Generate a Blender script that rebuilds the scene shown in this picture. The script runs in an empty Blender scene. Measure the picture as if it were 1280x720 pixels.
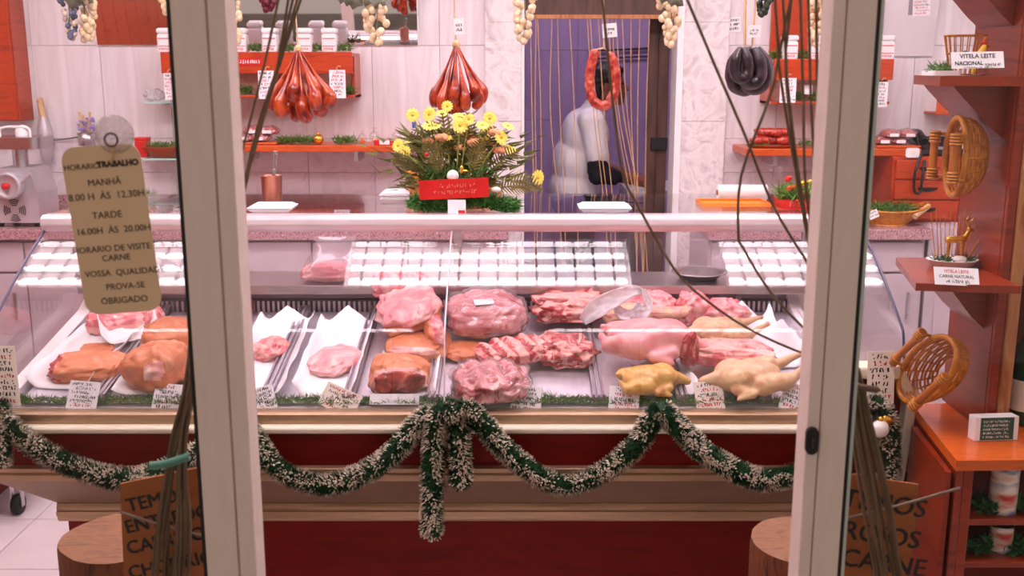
import bpy, bmesh, math, random
from mathutils import Vector, Matrix, noise, Euler

random.seed(7)
SC = bpy.context.scene
COL = SC.collection

# ------------------------------------------------------------------ camera
FPX, PITCH, CAMZ = 1300.0, math.radians(12.0), 1.60
cam_d = bpy.data.cameras.new('camera')
cam = bpy.data.objects.new('camera', cam_d)
COL.objects.link(cam)
cam.location = (0, 0, CAMZ)
cam.rotation_euler = (math.radians(90) - PITCH, 0, 0)
cam_d.sensor_width = 36.0
cam_d.lens = 36.0 * FPX / 1280.0
cam_d.clip_start = 0.05
cam_d.dof.use_dof = True
cam_d.dof.focus_distance = 2.9
cam_d.dof.aperture_fstop = 7.5
SC.camera = cam

# ------------------------------------------------------------------ world, exposure
w = bpy.data.worlds.new('street'); SC.world = w; w.use_nodes = True
bg = w.node_tree.nodes['Background']
bg.inputs[0].default_value = (0.84, 0.66, 0.58, 1)
bg.inputs[1].default_value = 0.62
SC.view_settings.view_transform = 'Standard'
SC.view_settings.look = 'None'
SC.view_settings.gamma = 1.0
SC.view_settings.use_curve_mapping = False
SC.view_settings.exposure = 0.0
SC.cycles.transparent_max_bounces = 32
SC.cycles.max_bounces = 10

LAMP = 17.0            # radiance of the ceiling tubes
LAMP_COL = (1.0, 0.85, 0.91)

# ------------------------------------------------------------------ pixel -> place
def ray(px, py):
    x, y = (px - 640) / FPX, (360 - py) / FPX
    c, s = math.cos(PITCH), math.sin(PITCH)
    return Vector((x, c + y * s, -s + y * c))
def PY(px, py, Y):
    d = ray(px, py); t = Y / d.y
    return Vector((d.x * t, Y, CAMZ + d.z * t))
def PZ(px, py, z):
    d = ray(px, py); t = (z - CAMZ) / d.z
    return Vector((d.x * t, d.y * t, z))
DK0, DKZ, DKS = 2.37, 0.812, 0.19           # display deck: front Y, its height, slope
def PD(px, py, lift=0.0):
    d = ray(px, py)
    t = (DKZ + lift - DKS * DK0 - CAMZ) / (d.z - DKS * d.y)
    return Vector((d.x * t, d.y * t, CAMZ + d.z * t))

# ------------------------------------------------------------------ materials
def lin(c):
    return tuple(((v / 255) / 12.92 if v / 255 <= .04045 else ((v / 255 + .055) / 1.055) ** 2.4) for v in c) + (1,)
MATS = {}
def mat(name, cols, scale=6.0, rough=.5, metal=0, bump=0.0, stretch=(1, 1, 1), detail=4, dist=0.0, coat=0, sss=0, tex='noise', spec=.5, emit=None, pos=None, bscale=None):
    if name in MATS: return MATS[name]
    m = bpy.data.materials.new(name); m.use_nodes = True
    nt = m.node_tree; b = nt.nodes['Principled BSDF']
    L = nt.links.new
    tc = nt.nodes.new('ShaderNodeTexCoord'); mp = nt.nodes.new('ShaderNodeMapping')
    mp.inputs['Scale'].default_value = stretch
    L(tc.outputs['Object'], mp.inputs['Vector'])
    if tex == 'wave':
        t = nt.nodes.new('ShaderNodeTexWave'); t.inputs['Distortion'].default_value = dist; t.inputs['Detail'].default_value = detail
        t.inputs['Scale'].default_value = scale; fac = t.outputs['Fac']
    elif tex == 'voronoi':
        t = nt.nodes.new('ShaderNodeTexVoronoi'); t.inputs['Scale'].default_value = scale; fac = t.outputs['Distance']
    else:
        t = nt.nodes.new('ShaderNodeTexNoise'); t.inputs['Scale'].default_value = scale
        t.inputs['Detail'].default_value = detail; t.inputs['Distortion'].default_value = dist; fac = t.outputs['Fac']
    L(mp.outputs['Vector'], t.inputs['Vector'])
    r = nt.nodes.new('ShaderNodeValToRGB'); e = r.color_ramp.elements
    n = len(cols)
    if pos is None: pos = [.3 + .4 * i / max(1, n - 1) for i in range(n)]
    e[0].position = pos[0]; e[0].color = lin(cols[0]); e[1].position = pos[-1]; e[1].color = lin(cols[-1])
    for i in range(1, n - 1):
        k = e.new(pos[i]); k.color = lin(cols[i])
    L(fac, r.inputs['Fac'])
    L(r.outputs['Color'], b.inputs['Base Color'])
    b.inputs['Roughness'].default_value = rough; b.inputs['Metallic'].default_value = metal
    b.inputs['Specular IOR Level'].default_value = spec
    b.inputs['Coat Weight'].default_value = coat; b.inputs['Coat Roughness'].default_value = .12
    if sss:
        b.inputs['Subsurface Weight'].default_value = sss; b.inputs['Subsurface Scale'].default_value = .01
        b.inputs['Subsurface Radius'].default_value = (1, .35, .25)
    if emit:
        b.inputs['Emission Color'].default_value = tuple(emit[0]) + (1,); b.inputs['Emission Strength'].default_value = emit[1]
    if bump:
        bp = nt.nodes.new('ShaderNodeBump'); bp.inputs['Strength'].default_value = bump; bp.inputs['Distance'].default_value = .01
        src = fac
        if bscale:
            t2 = nt.nodes.new('ShaderNodeTexNoise'); t2.inputs['Scale'].default_value = bscale; t2.inputs['Detail'].default_value = 5
            L(mp.outputs['Vector'], t2.inputs['Vector']); src = t2.outputs['Fac']
        L(src, bp.inputs['Height']); L(bp.outputs['Normal'], b.inputs['Normal'])
    MATS[name] = m
    return m
def glass(name, tint=(1, 1, 1), base=.045, rough=0.0, haze=0.0):
    m = bpy.data.materials.new(name); m.use_nodes = True
    nt = m.node_tree; nt.nodes.clear(); L = nt.links.new
    out = nt.nodes.new('ShaderNodeOutputMaterial'); mx = nt.nodes.new('ShaderNodeMixShader')
    tr = nt.nodes.new('ShaderNodeBsdfTransparent'); tr.inputs[0].default_value = tuple(tint) + (1,)
    gl = nt.nodes.new('ShaderNodeBsdfGlossy'); gl.inputs['Roughness'].default_value = rough
    lw = nt.nodes.new('ShaderNodeLayerWeight'); lw.inputs['Blend'].default_value = .5
    pw = nt.nodes.new('ShaderNodeMath'); pw.operation = 'POWER'; pw.inputs[1].default_value = 5
    ma = nt.nodes.new('ShaderNodeMath'); ma.operation = 'MULTIPLY_ADD'; ma.inputs[1].default_value = 1 - base; ma.inputs[2].default_value = base
    L(lw.outputs['Facing'], pw.inputs[0]); L(pw.outputs[0], ma.inputs[0]); L(ma.outputs[0], mx.inputs['Fac'])
    src = tr.outputs[0]
    if haze:
        df = nt.nodes.new('ShaderNodeBsdfDiffuse'); df.inputs[0].default_value = (.85, .85, .85, 1)
        m2 = nt.nodes.new('ShaderNodeMixShader')
        nz = nt.nodes.new('ShaderNodeTexNoise'); nz.inputs['Scale'].default_value = 14
        mm = nt.nodes.new('ShaderNodeMath'); mm.operation = 'MULTIPLY'; mm.inputs[1].default_value = haze * 2
        L(nz.outputs['Fac'], mm.inputs[0]); L(mm.outputs[0], m2.inputs['Fac'])
        L(tr.outputs[0], m2.inputs[1]); L(df.outputs[0], m2.inputs[2]); src = m2.outputs[0]
    L(src, mx.inputs[1]); L(gl.outputs[0], mx.inputs[2]); L(mx.outputs[0], out.inputs[0])
    MATS[name] = m
    return m
def emitter(name, col, strength):
    m = bpy.data.materials.new(name); m.use_nodes = True
    nt = m.node_tree; nt.nodes.clear()
    out = nt.nodes.new('ShaderNodeOutputMaterial'); e = nt.nodes.new('ShaderNodeEmission')
    e.inputs[0].default_value = tuple(col) + (1,); e.inputs[1].default_value = strength
    nt.links.new(e.outputs[0], out.inputs[0]); MATS[name] = m
    return m

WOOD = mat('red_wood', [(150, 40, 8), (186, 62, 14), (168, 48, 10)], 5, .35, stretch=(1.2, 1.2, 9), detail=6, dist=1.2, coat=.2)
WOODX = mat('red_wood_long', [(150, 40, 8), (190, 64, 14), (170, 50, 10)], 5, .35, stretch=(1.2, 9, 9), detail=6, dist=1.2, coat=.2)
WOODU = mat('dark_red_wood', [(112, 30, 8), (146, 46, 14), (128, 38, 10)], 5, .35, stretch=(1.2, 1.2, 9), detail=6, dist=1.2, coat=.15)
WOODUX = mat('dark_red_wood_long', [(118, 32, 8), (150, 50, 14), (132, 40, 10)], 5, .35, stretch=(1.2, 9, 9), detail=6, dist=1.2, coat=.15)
WOODO = mat('orange_wood', [(180, 64, 16), (204, 86, 24), (190, 72, 20)], 5, .4, stretch=(1.2, 9, 9), detail=6, dist=1.2, coat=.2)
WOODP = mat('pale_worn_wood', [(150, 84, 44), (186, 130, 82), (166, 104, 60)], 7, .5, stretch=(6, 6, 1), detail=6, dist=1)
REDPAN = mat('dark_red_panel', [(92, 10, 3), (118, 18, 5), (104, 14, 4)], 3, .55, spec=.2, stretch=(1, 6, 6), detail=6, dist=1)
DARKWOOD = mat('dark_brown_wood', [(66, 42, 34), (96, 66, 54)], 5, .5, stretch=(6, 6, 1))
STEEL = mat('brushed_steel', [(188, 182, 184), (206, 202, 204)], 20, .32, 1, stretch=(1, 8, 8))
BRONZE = mat('bronze_aluminium', [(176, 146, 116), (188, 158, 128)], 20, .42, .75, stretch=(1, 8, 8))
ALU = mat('beige_painted_aluminium', [(222, 206, 196), (228, 212, 202)], 12, .5, 0, stretch=(6, 6, 1))
CREAM = mat('cream_plastic', [(236, 226, 204), (242, 232, 212)], 6, .35)
WHITE = mat('white_paint', [(236, 232, 230), (244, 240, 240)], 6, .5)
PAPER = mat('white_paper', [(238, 234, 236), (248, 246, 248)], 10, .7, bump=.1)
CARD = mat('cream_card', [(240, 228, 214), (246, 238, 226)], 10, .7)
BLACK = mat('black_rubber', [(14, 13, 13), (22, 20, 20)], 10, .6)
INKB = mat('black_ink', [(24, 20, 20), (40, 32, 32)], 30, .7)
INKR = mat('red_ink', [(196, 24, 34), (214, 40, 50)], 30, .7)
GREEN = mat('garnish_green', [(44, 86, 26), (88, 128, 46), (62, 104, 34)], 40, .6)
DGREEN = mat('dark_pine_green', [(22, 58, 34), (44, 92, 52)], 40, .6)
FROST = mat('frosted_needle_tip', [(206, 190, 168), (228, 214, 196)], 40, .7)
CORE = mat('garland_core', [(20, 44, 30), (34, 66, 44)], 30, .8)
MARBLE = mat('pale_marble_tile', [(214, 205, 207), (230, 224, 225), (222, 214, 216), (234, 229, 230)], 2.2, .22, stretch=(5, 5, .7), detail=7, dist=.8, pos=[.3, .45, .58, .7])
MARBLEV = mat('veined_marble', [(202, 190, 194), (228, 220, 222), (216, 206, 208)], 5, .3, detail=8, dist=2.4, bump=.15)
STONE = mat('rough_white_stone', [(196, 186, 184), (236, 228, 226), (214, 204, 202)], 9, .45, detail=9, dist=2.0, bump=.9)
GRANITE = mat('pink_granite', [(120, 62, 74), (206, 168, 172), (150, 96, 104), (220, 194, 196)], 70, .25, detail=6, pos=[.34, .47, .56, .68])
PLASTER = mat('white_plaster', [(228, 222, 222), (234, 230, 230)], 5, .8, bump=.05)
GROUT = mat('grey_grout', [(168, 158, 160), (182, 172, 174)], 20, .8)
FLOORT = mat('white_floor_tile', [(222, 212, 214), (234, 226, 228)], 4, .25, detail=6)
PAVE = mat('street_paving', [(120, 112, 106), (146, 138, 130)], 9, .8, bump=.2)
LILAC = mat('lilac_back_room_tile', [(176, 150, 190), (192, 168, 204)], 2.5, .35, stretch=(5, 5, .7), detail=6)
SKIN = mat('pork_skin', [(226, 150, 104), (208, 116, 70), (236, 178, 138)], 9, .45, detail=8, dist=.6, sss=.1, coat=.15, bump=.3, bscale=40)
MEATP = mat('pink_pork', [(206, 84, 92), (222, 116, 122), (240, 186, 180), (196, 70, 80)], 16, .35, detail=7, dist=1.6, sss=.1, coat=.35, bump=.35, bscale=45, pos=[.3, .46, .6, .7])
MEATL = mat('light_pink_pork', [(222, 128, 134), (232, 156, 158), (244, 198, 192), (208, 98, 108)], 13, .35, detail=7, dist=1.2, sss=.1, coat=.35, bump=.35, bscale=38, pos=[.32, .48, .6, .7])
MEATR = mat('red_meat', [(140, 18, 24), (188, 48, 54), (236, 170, 160), (156, 26, 32)], 17, .3, detail=7, dist=2.0, sss=.1, coat=.4, bump=.15, pos=[.34, .48, .58, .66])
MEATD = mat('dark_red_cut_meat', [(120, 20, 14), (186, 58, 44), (230, 160, 130)], 16, .3, detail=7, dist=1.6, coat=.4, bump=.15, pos=[.36, .52, .68])
FAT = mat('pale_fat', [(240, 188, 176), (230, 152, 144), (248, 216, 204)], 14, .4, detail=6, dist=.8, sss=.1, coat=.25, bump=.08)
YELSKIN = mat('yellow_chicken_skin', [(206, 150, 62), (226, 182, 100), (198, 132, 58)], 20, .4, detail=6, sss=.1, coat=.3, bump=.12)
PALESKIN = mat('pale_chicken_skin', [(212, 172, 128), (228, 192, 150), (206, 150, 112)], 22, .4, detail=6, sss=.1, coat=.25, bump=.15)
PINKSKIN = mat('pink_plucked_skin', [(224, 138, 142), (236, 170, 168), (200, 60, 62), (230, 150, 150)], 8, .35, detail=6, dist=.8, sss=.1, coat=.35, bump=.1, pos=[.4, .56, .70, .76])
CHOR = mat('cured_sausage_casing', [(96, 18, 6), (164, 46, 16), (204, 84, 38), (132, 30, 10)], 22, .28, detail=6, coat=.5, bump=.25, pos=[.32, .48, .6, .7])
CHORR = mat('red_ring_sausage', [(128, 24, 20), (184, 54, 44), (222, 120, 86)], 60, .35, detail=6, coat=.4, bump=.4)
MORC = mat('black_sausage_casing', [(20, 12, 18), (46, 32, 42), (78, 60, 70)], 26, .38, detail=6, coat=.4, bump=.35)
STRING = mat('pale_twine', [(206, 168, 120), (224, 190, 146)], 30, .8)
VINE = mat('olive_curtain_strand', [(92, 72, 50), (118, 96, 66)], 20, .5)
GOLDSTR = mat('golden_curtain_strand', [(190, 146, 100), (214, 172, 124)], 20, .5)
GRAPEW = mat('pale_grape', [(226, 196, 150), (240, 220, 184)], 12, .25, coat=.4, sss=.1)
GRAPEB = mat('blue_frosted_grape', [(40, 52, 84), (120, 130, 160)], 40, .5)
LEAFG = mat('grey_green_leaf', [(110, 120, 100), (150, 152, 134)], 30, .6)
CARDB = mat('brown_cardboard', [(150, 84, 36), (170, 98, 46)], 8, .8, stretch=(1, 1, 5))
TAG = mat('beige_sign_plastic', [(216, 186, 148), (222, 194, 158)], 5, .6)
WICK = mat('honey_wicker', [(168, 92, 24), (216, 142, 52), (190, 114, 36)], 40, .4, coat=.3)
LOG = mat('log_end_grain', [(100, 62, 42), (142, 98, 68), (120, 78, 54)], 5, .7, stretch=(3, 14, 3), detail=7, dist=1.5, bump=.2)
BARK = mat('log_bark', [(50, 24, 10), (116, 58, 22), (76, 36, 14)], 10, .8, stretch=(5, 5, .8), detail=7, dist=1, bump=.8)
YEL = mat('yellow_petal', [(238, 210, 70), (248, 232, 120)], 20, .6)
YELC = mat('flower_centre', [(196, 150, 30), (216, 176, 50)], 60, .7)
PEACH = mat('peach_petal', [(232, 140, 96), (240, 172, 128)], 20, .6)
OLIVE = mat('olive_fern', [(110, 98, 48), (146, 132, 72)], 30, .6)
REDRIB = mat('red_ribbon', [(196, 22, 22), (214, 34, 32)], 10, .4)
GOLD = mat('gold_ornament', [(222, 160, 50), (236, 184, 84)], 10, .25, .8)
PEARL = mat('white_pearl_bauble', [(236, 222, 216), (244, 234, 228)], 10, .2, coat=.5)
ORANGE = mat('orange_plastic', [(236, 120, 20), (244, 138, 34)], 10, .4)
SHIRT = mat('white_cotton', [(236, 228, 224), (244, 238, 236)], 8, .85, bump=.1)
PSKIN = mat('person_skin', [(150, 92, 70), (166, 106, 82)], 8, .5, sss=.1)
HAIR = mat('dark_hair', [(22, 16, 16), (40, 30, 28)], 30, .5, stretch=(3, 3, 1), bump=.4)
CLOTHB = mat('black_cloth', [(18, 18, 22), (34, 34, 40)], 30, .8, bump=.4)
JEANS = mat('dark_trousers', [(40, 40, 56), (52, 52, 70)], 30, .9)
GREYM = mat('grey_cast_metal', [(188, 182, 188), (204, 198, 204)], 8, .38, .35)
DARKGAP = mat('dark_vent', [(40, 36, 40), (54, 48, 52)], 10, .6)
TRAYM = mat('tray_steel', [(206, 200, 210), (220, 214, 222)], 12, .35, .6, stretch=(8, 1, 8))
BOTTLE = mat('green_bottle_glass', [(16, 60, 40), (30, 84, 56)], 8, .08, coat=.6)
GREENCARD = mat('green_print', [(30, 78, 62), (48, 104, 84)], 20, .5)
TINM = mat('tin_label', [(196, 60, 40), (236, 226, 210), (40, 70, 150)], 14, .35, detail=2, stretch=(1, 1, 2.5))
PHONE = mat('black_phone_plastic', [(20, 20, 26), (34, 34, 40)], 10, .25)
LUMI = emitter('tube_light', LAMP_COL, LAMP)
CASEL = emitter('case_tube_light', (1.0, 0.76, 0.88), 10.0)
ROOML = emitter('back_room_light', (0.95, 0.76, 1.0), 14.0)
GL_CASE = glass('case_glass', (.985, .98, .985), .05)
GL_DOOR = glass('door_glass', (.97, .975, .97), .018)
GL_CLEAR = glass('clear_plastic', (.97, .95, .96), .06, .08)
GL_FILM = glass('plastic_film', (.96, .93, .95), .07, .12, haze=.10)
GL_BAG = glass('milky_plastic', (.95, .94, .96), .07, .2, haze=.42)
GL_GREEN = glass('green_glass', (.80, .95, .90), .06)
m = bpy.data.materials.new('mirror_silver'); m.use_nodes = True
b = m.node_tree.nodes['Principled BSDF']; b.inputs['Metallic'].default_value = 1; b.inputs['Roughness'].default_value = .02
b.inputs['Base Color'].default_value = (.82, .80, .82, 1); MIRROR = m

# ------------------------------------------------------------------ mesh builder
class MB:
    def __init__(s): s.v = []; s.f = []; s.mi = []; s.sm = []
    def add(s, vs, fs, mi=0, smooth=False):
        o = len(s.v); s.v += [tuple(p) for p in vs]
        for f in fs:
            s.f.append(tuple(i + o for i in f)); s.mi.append(mi); s.sm.append(smooth)
        return s
    def box(s, x0, x1, y0, y1, z0, z1, mi=0, M=None):
        vs = [Vector((x, y, z)) for z in (z0, z1) for y in (y0, y1) for x in (x0, x1)]
        if M: vs = [M @ p for p in vs]
        return s.add(vs, [(0, 2, 3, 1), (4, 5, 7, 6), (0, 1, 5, 4), (2, 6, 7, 3), (0, 4, 6, 2), (1, 3, 7, 5)], mi)
    def prism(s, poly, h0, h1, axis='x', mi=0, M=None, smooth=False):
        n = len(poly)
        def mk(p, h):
            q = {'x': (h, p[0], p[1]), 'y': (p[0], h, p[1]), 'z': (p[0], p[1], h)}[axis]
            return M @ Vector(q) if M else Vector(q)
        vs = [mk(p, h0) for p in poly] + [mk(p, h1) for p in poly]
        s.add(vs, [tuple(range(n))[::-1], tuple(range(n, 2 * n))], mi)
        return s.add(vs, [(i, (i + 1) % n, n + (i + 1) % n, n + i) for i in range(n)], mi, smooth)
    def tube(s, pts, r, n=8, mi=0, closed=False, flat=1.0):
        pts = [Vector(p) for p in pts]; k = len(pts)
        rs = r if isinstance(r, (list, tuple)) else [r] * k
        vs = []; up = None
        for i in range(k):
            if closed: t = pts[(i + 1) % k] - pts[i - 1]
            else: t = pts[min(i + 1, k - 1)] - pts[max(i - 1, 0)]
            if t.length < 1e-9: t = Vector((0, 0, 1))
            t.normalize()
            if up is None:
                up = t.orthogonal().normalized()
            up = up - t * up.dot(t)
            if up.length < 1e-6: up = t.orthogonal()
            up.normalize(); sd = t.cross(up)
            for j in range(n):
                a = 2 * math.pi * j / n
                vs.append(pts[i] + (up * math.cos(a) + sd * math.sin(a) * flat) * rs[i])
        fs = []
        for i in range(k if closed else k - 1):
            i2 = (i + 1) % k
            for j in range(n):
                j2 = (j + 1) % n
                fs.append((i * n + j, i * n + j2, i2 * n + j2, i2 * n + j))
        s.add(vs, fs, mi, True)
        if not closed:
            s.add(vs[:n], [tuple(range(n))[::-1]], mi); s.add(vs[-n:], [tuple(range(n))], mi)
        return s
    def lathe(s, prof, n=20, mi=0, M=None, smooth=True):
        vs = []
        for (r, z) in prof:
            for j in range(n):
                a = 2 * math.pi * j / n; p = Vector((r * math.cos(a), r * math.sin(a), z))
                vs.append(M @ p if M else p)
        fs = [(i * n + j, i * n + (j + 1) % n, (i + 1) * n + (j + 1) % n, (i + 1) * n + j) for i in range(len(prof) - 1) for j in range(n)]
        s.add(vs, fs, mi, smooth)
        s.add(vs[:n], [tuple(range(n))[::-1]], mi); s.add(vs[-n:], [tuple(range(n))], mi)
        return s
    def ell(s, c, r, mi=0, nu=12, nv=8, M=None):
        if not isinstance(r, (tuple, list)): r = (r, r, r)
        c = Vector(c); vs = []
        for i in range(nv + 1):
            th = math.pi * i / nv
            for j in range(nu):
                a = 2 * math.pi * j / nu
                p = Vector((r[0] * math.sin(th) * math.cos(a), r[1] * math.sin(th) * math.sin(a), -r[2] * math.cos(th)))
                vs.append((M @ p if M else p) + c)
        fs = [(i * nu + j, i * nu + (j + 1) % nu, (i + 1) * nu + (j + 1) % nu, (i + 1) * nu + j) for i in range(nv) for j in range(nu)]
        return s.add(vs, fs, mi, True)
    def cap(s, a, b, ra, rb, n=12):
        a = Vector(a); b = Vector(b); s.tube([a, b], [ra, rb], n); s.ell(a, ra, 0, n, 8); s.ell(b, rb, 0, n, 8); return s
    def blade(s, p, d, L, wd, mi=0):
        d = d.normalized(); sd = d.orthogonal().normalized(); sd.rotate(Matrix.Rotation(random.random() * 6.28, 3, d))
        return s.add([p - sd * wd, p + sd * wd, p + d * L], [(0, 1, 2)], mi)
    def build(s, name, mats, parent=None, world=True, bevel=0, seg=2):
        me = bpy.data.meshes.new(name); me.from_pydata(s.v, [], s.f)
        me.polygons.foreach_set('material_index', s.mi); me.polygons.foreach_set('use_smooth', s.sm)
        for x in (mats if isinstance(mats, (list, tuple)) else [mats]): me.materials.append(x)
        me.update()
        return put(name, me, parent, world, bevel, seg)
def put(name, me, parent=None, world=True, bevel=0, seg=2):
    o = bpy.data.objects.new(name, me); COL.objects.link(o)
    if parent is not None:
        o.parent = parent
        if world: o.matrix_parent_inverse = (Matrix.Translation(parent_loc(parent))).inverted()
    if bevel:
        md = o.modifiers.new('bevel', 'BEVEL'); md.width = bevel; md.segments = seg; md.limit_method = 'ANGLE'
    return o
def parent_loc(o):
    l = Vector(o.location)
    while o.parent:
        l += o.matrix_parent_inverse.translation; o = o.parent; l += Vector(o.location)
    return l
def tag(o, label, cat, group=None):
    o['label'] = label; o['category'] = cat
    if group: o['group'] = group
    return o
def thing(name, label, cat, loc=(0, 0, 0), rot=(0, 0, 0), group=None):
    o = bpy.data.objects.new(name, None); COL.objects.link(o); o.empty_display_size = .05
    o.location = loc; o.rotation_euler = rot
    return tag(o, label, cat, group)
def struct(o): o['kind'] = 'structure'; return o
def copy_tree(o, parent=None, **kw):
    c = o.copy(); COL.objects.link(c); c.parent = parent
    for ch in list(o.children): copy_tree(ch, c)
    for k, v in kw.items():
        if k == 'label': c['label'] = v
        elif k == 'loc': c.location = v
        elif k == 'rot': c.rotation_euler = v
        elif k == 'scale': c.scale = v
    return c
def applied(mb, mods, name, mats):
    """evaluate modifiers and keep the result as a plain mesh"""
    me = bpy.data.meshes.new(name); me.from_pydata(mb.v, [], mb.f)
    o = bpy.data.objects.new(name, me); COL.objects.link(o)
    for typ, kw in mods:
        md = o.modifiers.new(typ, typ)
        for k, v in kw.items(): setattr(md, k, v)
    dg = bpy.context.evaluated_depsgraph_get()
    r = bpy.data.meshes.new_from_object(o.evaluated_get(dg)); r.name = name
    bpy.data.objects.remove(o); bpy.data.meshes.remove(me)
    r.materials.clear()
    for x in (mats if isinstance(mats, (list, tuple)) else [mats]): r.materials.append(x)
    r.polygons.foreach_set('use_smooth', [True] * len(r.polygons))
    return r
def fuse(mb, voxel, name, mats, smooth=4, amp=0, freq=20):
    r = applied(mb, [('REMESH', dict(mode='VOXEL', voxel_size=voxel)), ('SMOOTH', dict(iterations=smooth, factor=.5))], name, mats)
    if amp:
        for v in r.vertices:
            v.co += v.normal * (noise.noise(v.co * freq) * amp)
    return r
def text_mesh(body, size, m, parent, M, align='CENTER', shear=0.0, bold=0.0, name='lettering', world=True):
    cu = bpy.data.curves.new(name, 'FONT'); cu.body = body; cu.size = size; cu.align_x = align; cu.shear = shear; cu.offset = bold
    cu.extrude = .0002; cu.resolution_u = 3
    o = bpy.data.objects.new(name, cu); COL.objects.link(o)
    dg = bpy.context.evaluated_depsgraph_get()
    me = bpy.data.meshes.new_from_object(o.evaluated_get(dg)); bpy.data.objects.remove(o)
    me.transform(M); me.materials.clear(); me.materials.append(m)
    return put(name, me, parent, world)
def frame(p, right, up):
    """matrix: local x = right, y = up, z = towards the reader"""
    r = Vector(right).normalized(); u = Vector(up); u = (u - r * u.dot(r)).normalized(); n = r.cross(u)
    return Matrix(((r.x, u.x, n.x, p[0]), (r.y, u.y, n.y, p[1]), (r.z, u.z, n.z, p[2]), (0, 0, 0, 1)))
def scribble(mb, M, x0, x1, y, h, mi, rnd, z=.0008):
    """one handwritten, unreadable line of short strokes"""
    x = x0; lw = h * .13
    while x < x1 - h * .3:
        wdt = h * rnd.uniform(.45, .7)
        for k in range(rnd.choice((2, 3))):
            a = Vector((x + wdt * rnd.random() * .8, y + h * rnd.choice((0, .45, .9)), 0)); b2 = Vector((x + wdt * rnd.random() * .8, y + h * rnd.choice((0, .5, 1)), 0))
            d = b2 - a
            if d.length < h * .25: b2 = a + Vector((wdt * .6, 0, 0)); d = b2 - a
            nn = Vector((-d.y, d.x, 0)).normalized() * lw
            mb.add([M @ (q + Vector((0, 0, z))) for q in (a - nn, b2 - nn, b2 + nn, a + nn)], [(0, 1, 2, 3)], mi)
        x += wdt + h * .15
        if rnd.random() < .14: x += h * .5
def rbox(wd, hg, r, n=5):
    """rounded rectangle outline"""
    out = []
    for cx, cy, a0 in ((wd / 2 - r, hg / 2 - r, 0), (-wd / 2 + r, hg / 2 - r, 90), (-wd / 2 + r, -hg / 2 + r, 180), (wd / 2 - r, -hg / 2 + r, 270)):
        for i in range(n + 1):
            a = math.radians(a0 + 90 * i / n); out.append((cx + r * math.cos(a), cy + r * math.sin(a)))
    return out
def tuft(mb, c, rad, n, L, wd=.002, mi=0, upb=.6):
    for _ in range(n):
        a = random.random() * 6.28; q = math.sqrt(random.random())
        p = Vector(c) + Vector((math.cos(a) * q * rad[0], math.sin(a) * q * rad[1], random.random() * rad[2]))
        d = Vector((random.gauss(0, 1), random.gauss(0, 1), random.gauss(upb, .6)))
        mb.blade(p, d, L * random.uniform(.5, 1.2), wd, mi)
def spline(pts, n=60):
    """Catmull-Rom through the points"""
    P = [Vector(p) for p in pts]; P = [P[0] * 2 - P[1]] + P + [P[-1] * 2 - P[-2]]
    out = []; segs = len(P) - 3
    for i in range(n):
        u = i / (n - 1) * segs; k = min(int(u), segs - 1); t = u - k
        a, b2, c, d = P[k:k + 4]
        out.append(.5 * ((2 * b2) + (c - a) * t + (2 * a - 5 * b2 + 4 * c - d) * t * t + (3 * b2 - a - 3 * c + d) * t ** 3))
    return out

# ================================================================== THE SETTING
CEIL, YB, XL, XR, YD = 2.80, 4.95, -2.55, 2.30, 1.30
fl = struct(MB().box(XL, XR, YD - .15, 6.8, -.10, -.006).build('floor', GROUT))
t0 = None
for i in range(12):
    for j in range(10):
        x, y = XL + .02 + i * .4025, YD - .10 + j * .385
        if t0 is None:
            t0 = MB().box(-.1995, .1995, -.190, .190, -.006, 0).build('tile', FLOORT, fl, True, .0015, 1)
            t = t0
        else:
            t = t0.copy(); COL.objects.link(t)
        t.location = (x + .2, y + .19, 0)
struct(MB().box(-4, 4, -3, YD - .15, -.14, -.02).build('pavement', PAVE))
struct(MB().box(XL, XR, YD - .05, YB + .15, CEIL, CEIL + .1).build('ceiling', PLASTER))
struct(MB().box(XL - .1, XL, YD - .05, YB + .15, -.1, CEIL).build('wall_left', PLASTER))
struct(MB().box(XR, XR + .1, YD - .05, YB + .15, -.1, CEIL).build('wall_right', PLASTER))
# back wall with the doorway to the back room
DX0, DX1, DZ = .045, .79, 2.02
wb = MB()
wb.box(XL, DX0, YB, YB + .12, -.1, CEIL); wb.box(DX1, XR, YB, YB + .12, -.1, CEIL); wb.box(DX0, DX1, YB, YB + .12, DZ, CEIL)
wb = struct(wb.build('wall_back', GROUT))
zrows = [(.84, 1.11, 1), (1.11, 1.27, 1), (1.27, 1.697, 0), (1.697, 2.124, 0), (2.124, 2.551, 0)]
tw = .315; x0 = PY(125, 57, YB).x - tw * 2
protos = {}
for i in range(17):
    for (za, zb, k) in zrows:
        a, b2 = x0 + i * tw + .001, x0 + (i + 1) * tw - .001
        a, b2 = max(a, XL), min(b2, XR)
        pcs = []
        if b2 <= DX0 - .17 or a >= DX1 + .21: pcs = [(a, b2)]
        elif a < DX0 - .17: pcs = [(a, DX0 - .17)]
        elif b2 > DX1 + .21: pcs = [(DX1 + .21, b2)]
        for (p, q) in pcs:
            if q - p < .02: continue
            key = (round(q - p, 3), round(zb - za, 3), k)
            if key not in protos:
                protos[key] = MB().box(0, q - p, -.008, 0, .001, zb - za - .001).build('tile', [MARBLE, MARBLEV][k], wb, True, .0012, 1); t = protos[key]
            else:
                t = protos[key].copy(); COL.objects.link(t)
            t.location = (p, YB, za)
for k, (a, b2) in enumerate([(DX0 - .17, DX0), (DX1, DX1 + .21)]):
    mb = MB()
    for q in range(6): mb.box(a, b2, YB - .03 - .004 * (q % 2), YB + .12, .0 + q * .45, .45 + q * .45)
    struct(mb.build('trim_%d' % (k + 1), STONE, None, True, .004))
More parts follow.
